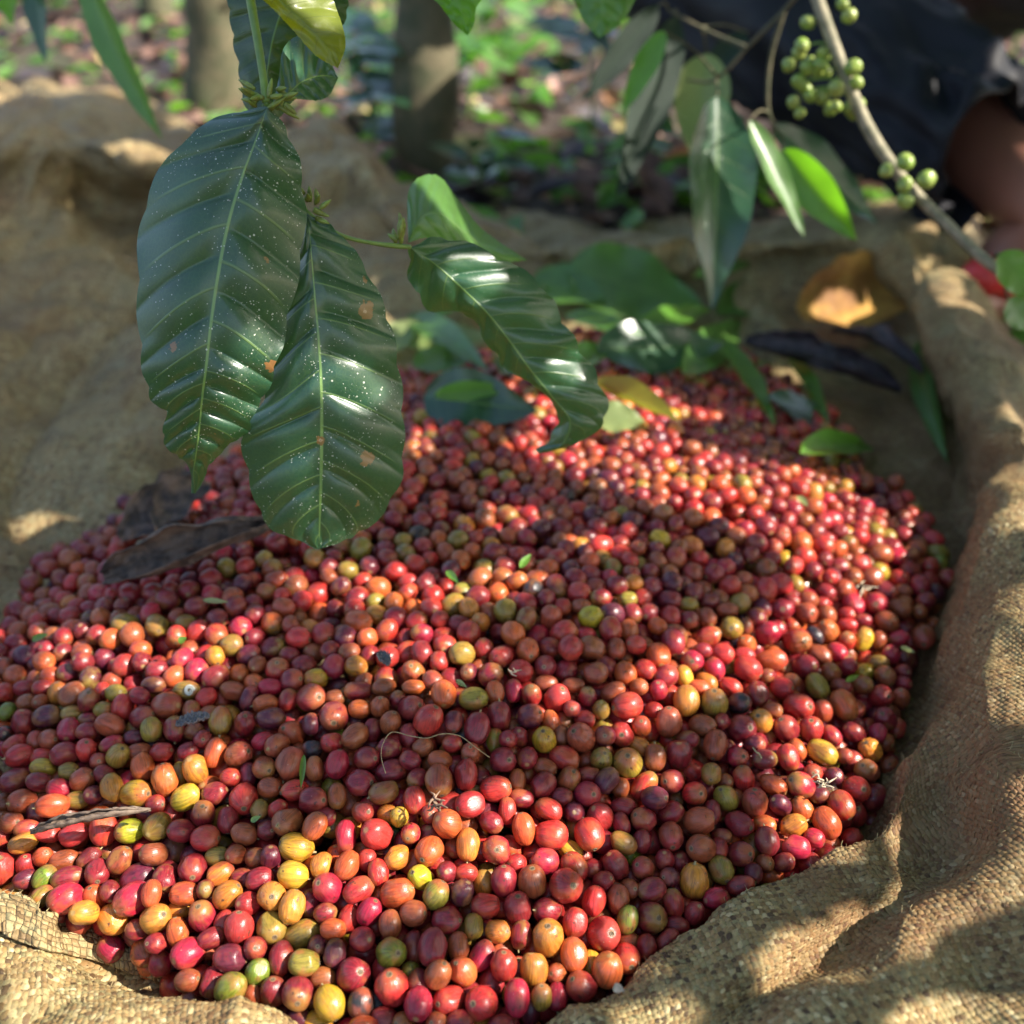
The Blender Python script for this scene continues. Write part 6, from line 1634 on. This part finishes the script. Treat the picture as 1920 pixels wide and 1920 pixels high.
for layer in range(2):
  cov = np.zeros((na, nb), bool)
  for size in (.16, .13, .10, .075, .055, .04, .028)[:7 if layer == 0 else 5]:
      for rep in range(3):
          un = np.argwhere(need & ~cov)
          if len(un) == 0: break
          rs.shuffle(un)
          for i, j in un[:: max(1, int((size / RES) ** 2 * .02))]:
              if cov[i, j]: continue
              for _ in range(5):
                  l = size * rs.uniform(.8, 1.15); ang = rs.uniform(0, 2 * math.pi); wd = l * rs.uniform(.19, .25)
                  off = rs.uniform(-.3, .3) * l
                  c2 = (ga[i, j] + math.cos(ang) * off, gb[i, j] + math.sin(ang) * off)
                  r = leaf_mask(c2, ang, l, wd)
                  if r is None: continue
                  sl, m_ = r
                  tot = m_.sum()
                  if tot == 0: continue
                  if (m_ & litd[sl]).sum() > .012 * tot: continue
                  cov[sl] |= m_
                  canopy.append((c2[0], c2[1], ang, l, wd))
                  break
print('canopy leaves', len(canopy), 'uncovered', (need & ~cov).sum() / max(1, need.sum()))
Sn = np.array(SUN)
parts = []; cents = []
for (a_, b_, ang, l, wd) in canopy:
    D_ = rs.uniform(.68, .9)
    # plane point on the sun line, at least clear above the camera's view
    p = sx * a_ + sy * b_
    k = max(D_, (CAM_H + .06 - p[2]) / Sn[2])
    c_ = p + Sn * k
    ax_ = sx * math.cos(ang) + sy * math.sin(ang)
    tilt = Sn * rs.uniform(-.5, .5) * l * .4
    up = Sn + rs.randn(3) * .08
    s0 = c_ - ax_ * l / 2 - tilt * .5; s1 = c_ + ax_ * l / 2 + tilt * .5
    if min(s0[2], s1[2]) < CAM_H + .04:
        dz = CAM_H + .04 - min(s0[2], s1[2]); s0 = s0 + Sn * dz / Sn[2]; s1 = s1 + Sn * dz / Sn[2]
    parts.append(leaf_arrays(s0, s1, wd * 1.03, up, droop=.0, cup=.05, wavy=.02, sym=True, n=10, m=5, seed=rs.rand() * 9)); cents.append((s0 + s1) / 2)
V, F, U = merge(parts)
tb = np.array((1.55, .35, GZ))
shade = empty('coffee_tree', tuple(tb)); tag(shade, 'leafy coffee tree overhanging from the right, out of frame, shading the heap with sun flecks', 'tree', 'coffee trees standing over the heap')
tube('trunk', [tb + (0, 0, -.05), tb + (.02, 0, .5), tb + (-.02, .05, 1.0), tb + (-.1, .1, 1.7)], [.05, .042, .034, .012], M_BARK, shade, 14, 40)
mesh_np('crown', V, F, M_LEAFG, shade, uv=U)
cents = np.array(cents)
nl_ = 0
for k in range(400):
    q = cents[rs.randint(len(cents))]
    st = tb + np.array((0, .03, .45 + .1 * (nl_ % 9)))
    lc = cat(np.array([st, (st + q) / 2 + np.array((0, 0, .12)), q + (0, 0, .02)]), 60)
    lab_ = ab(lc); ii = ((lab_[:, 0] - A0) / RES).astype(int); jj = ((lab_[:, 1] - B0) / RES).astype(int)
    okk = (ii >= 0) & (ii < na) & (jj >= 0) & (jj < nb)
    if litd[ii[okk], jj[okk]].any() or lc[:, 2].min() < CAM_H: continue
    tube('limb', lc, np.linspace(.008, .002, 60), M_BARK, shade, 7); nl_ += 1
    if nl_ >= 8: break
fix_parent(shade)
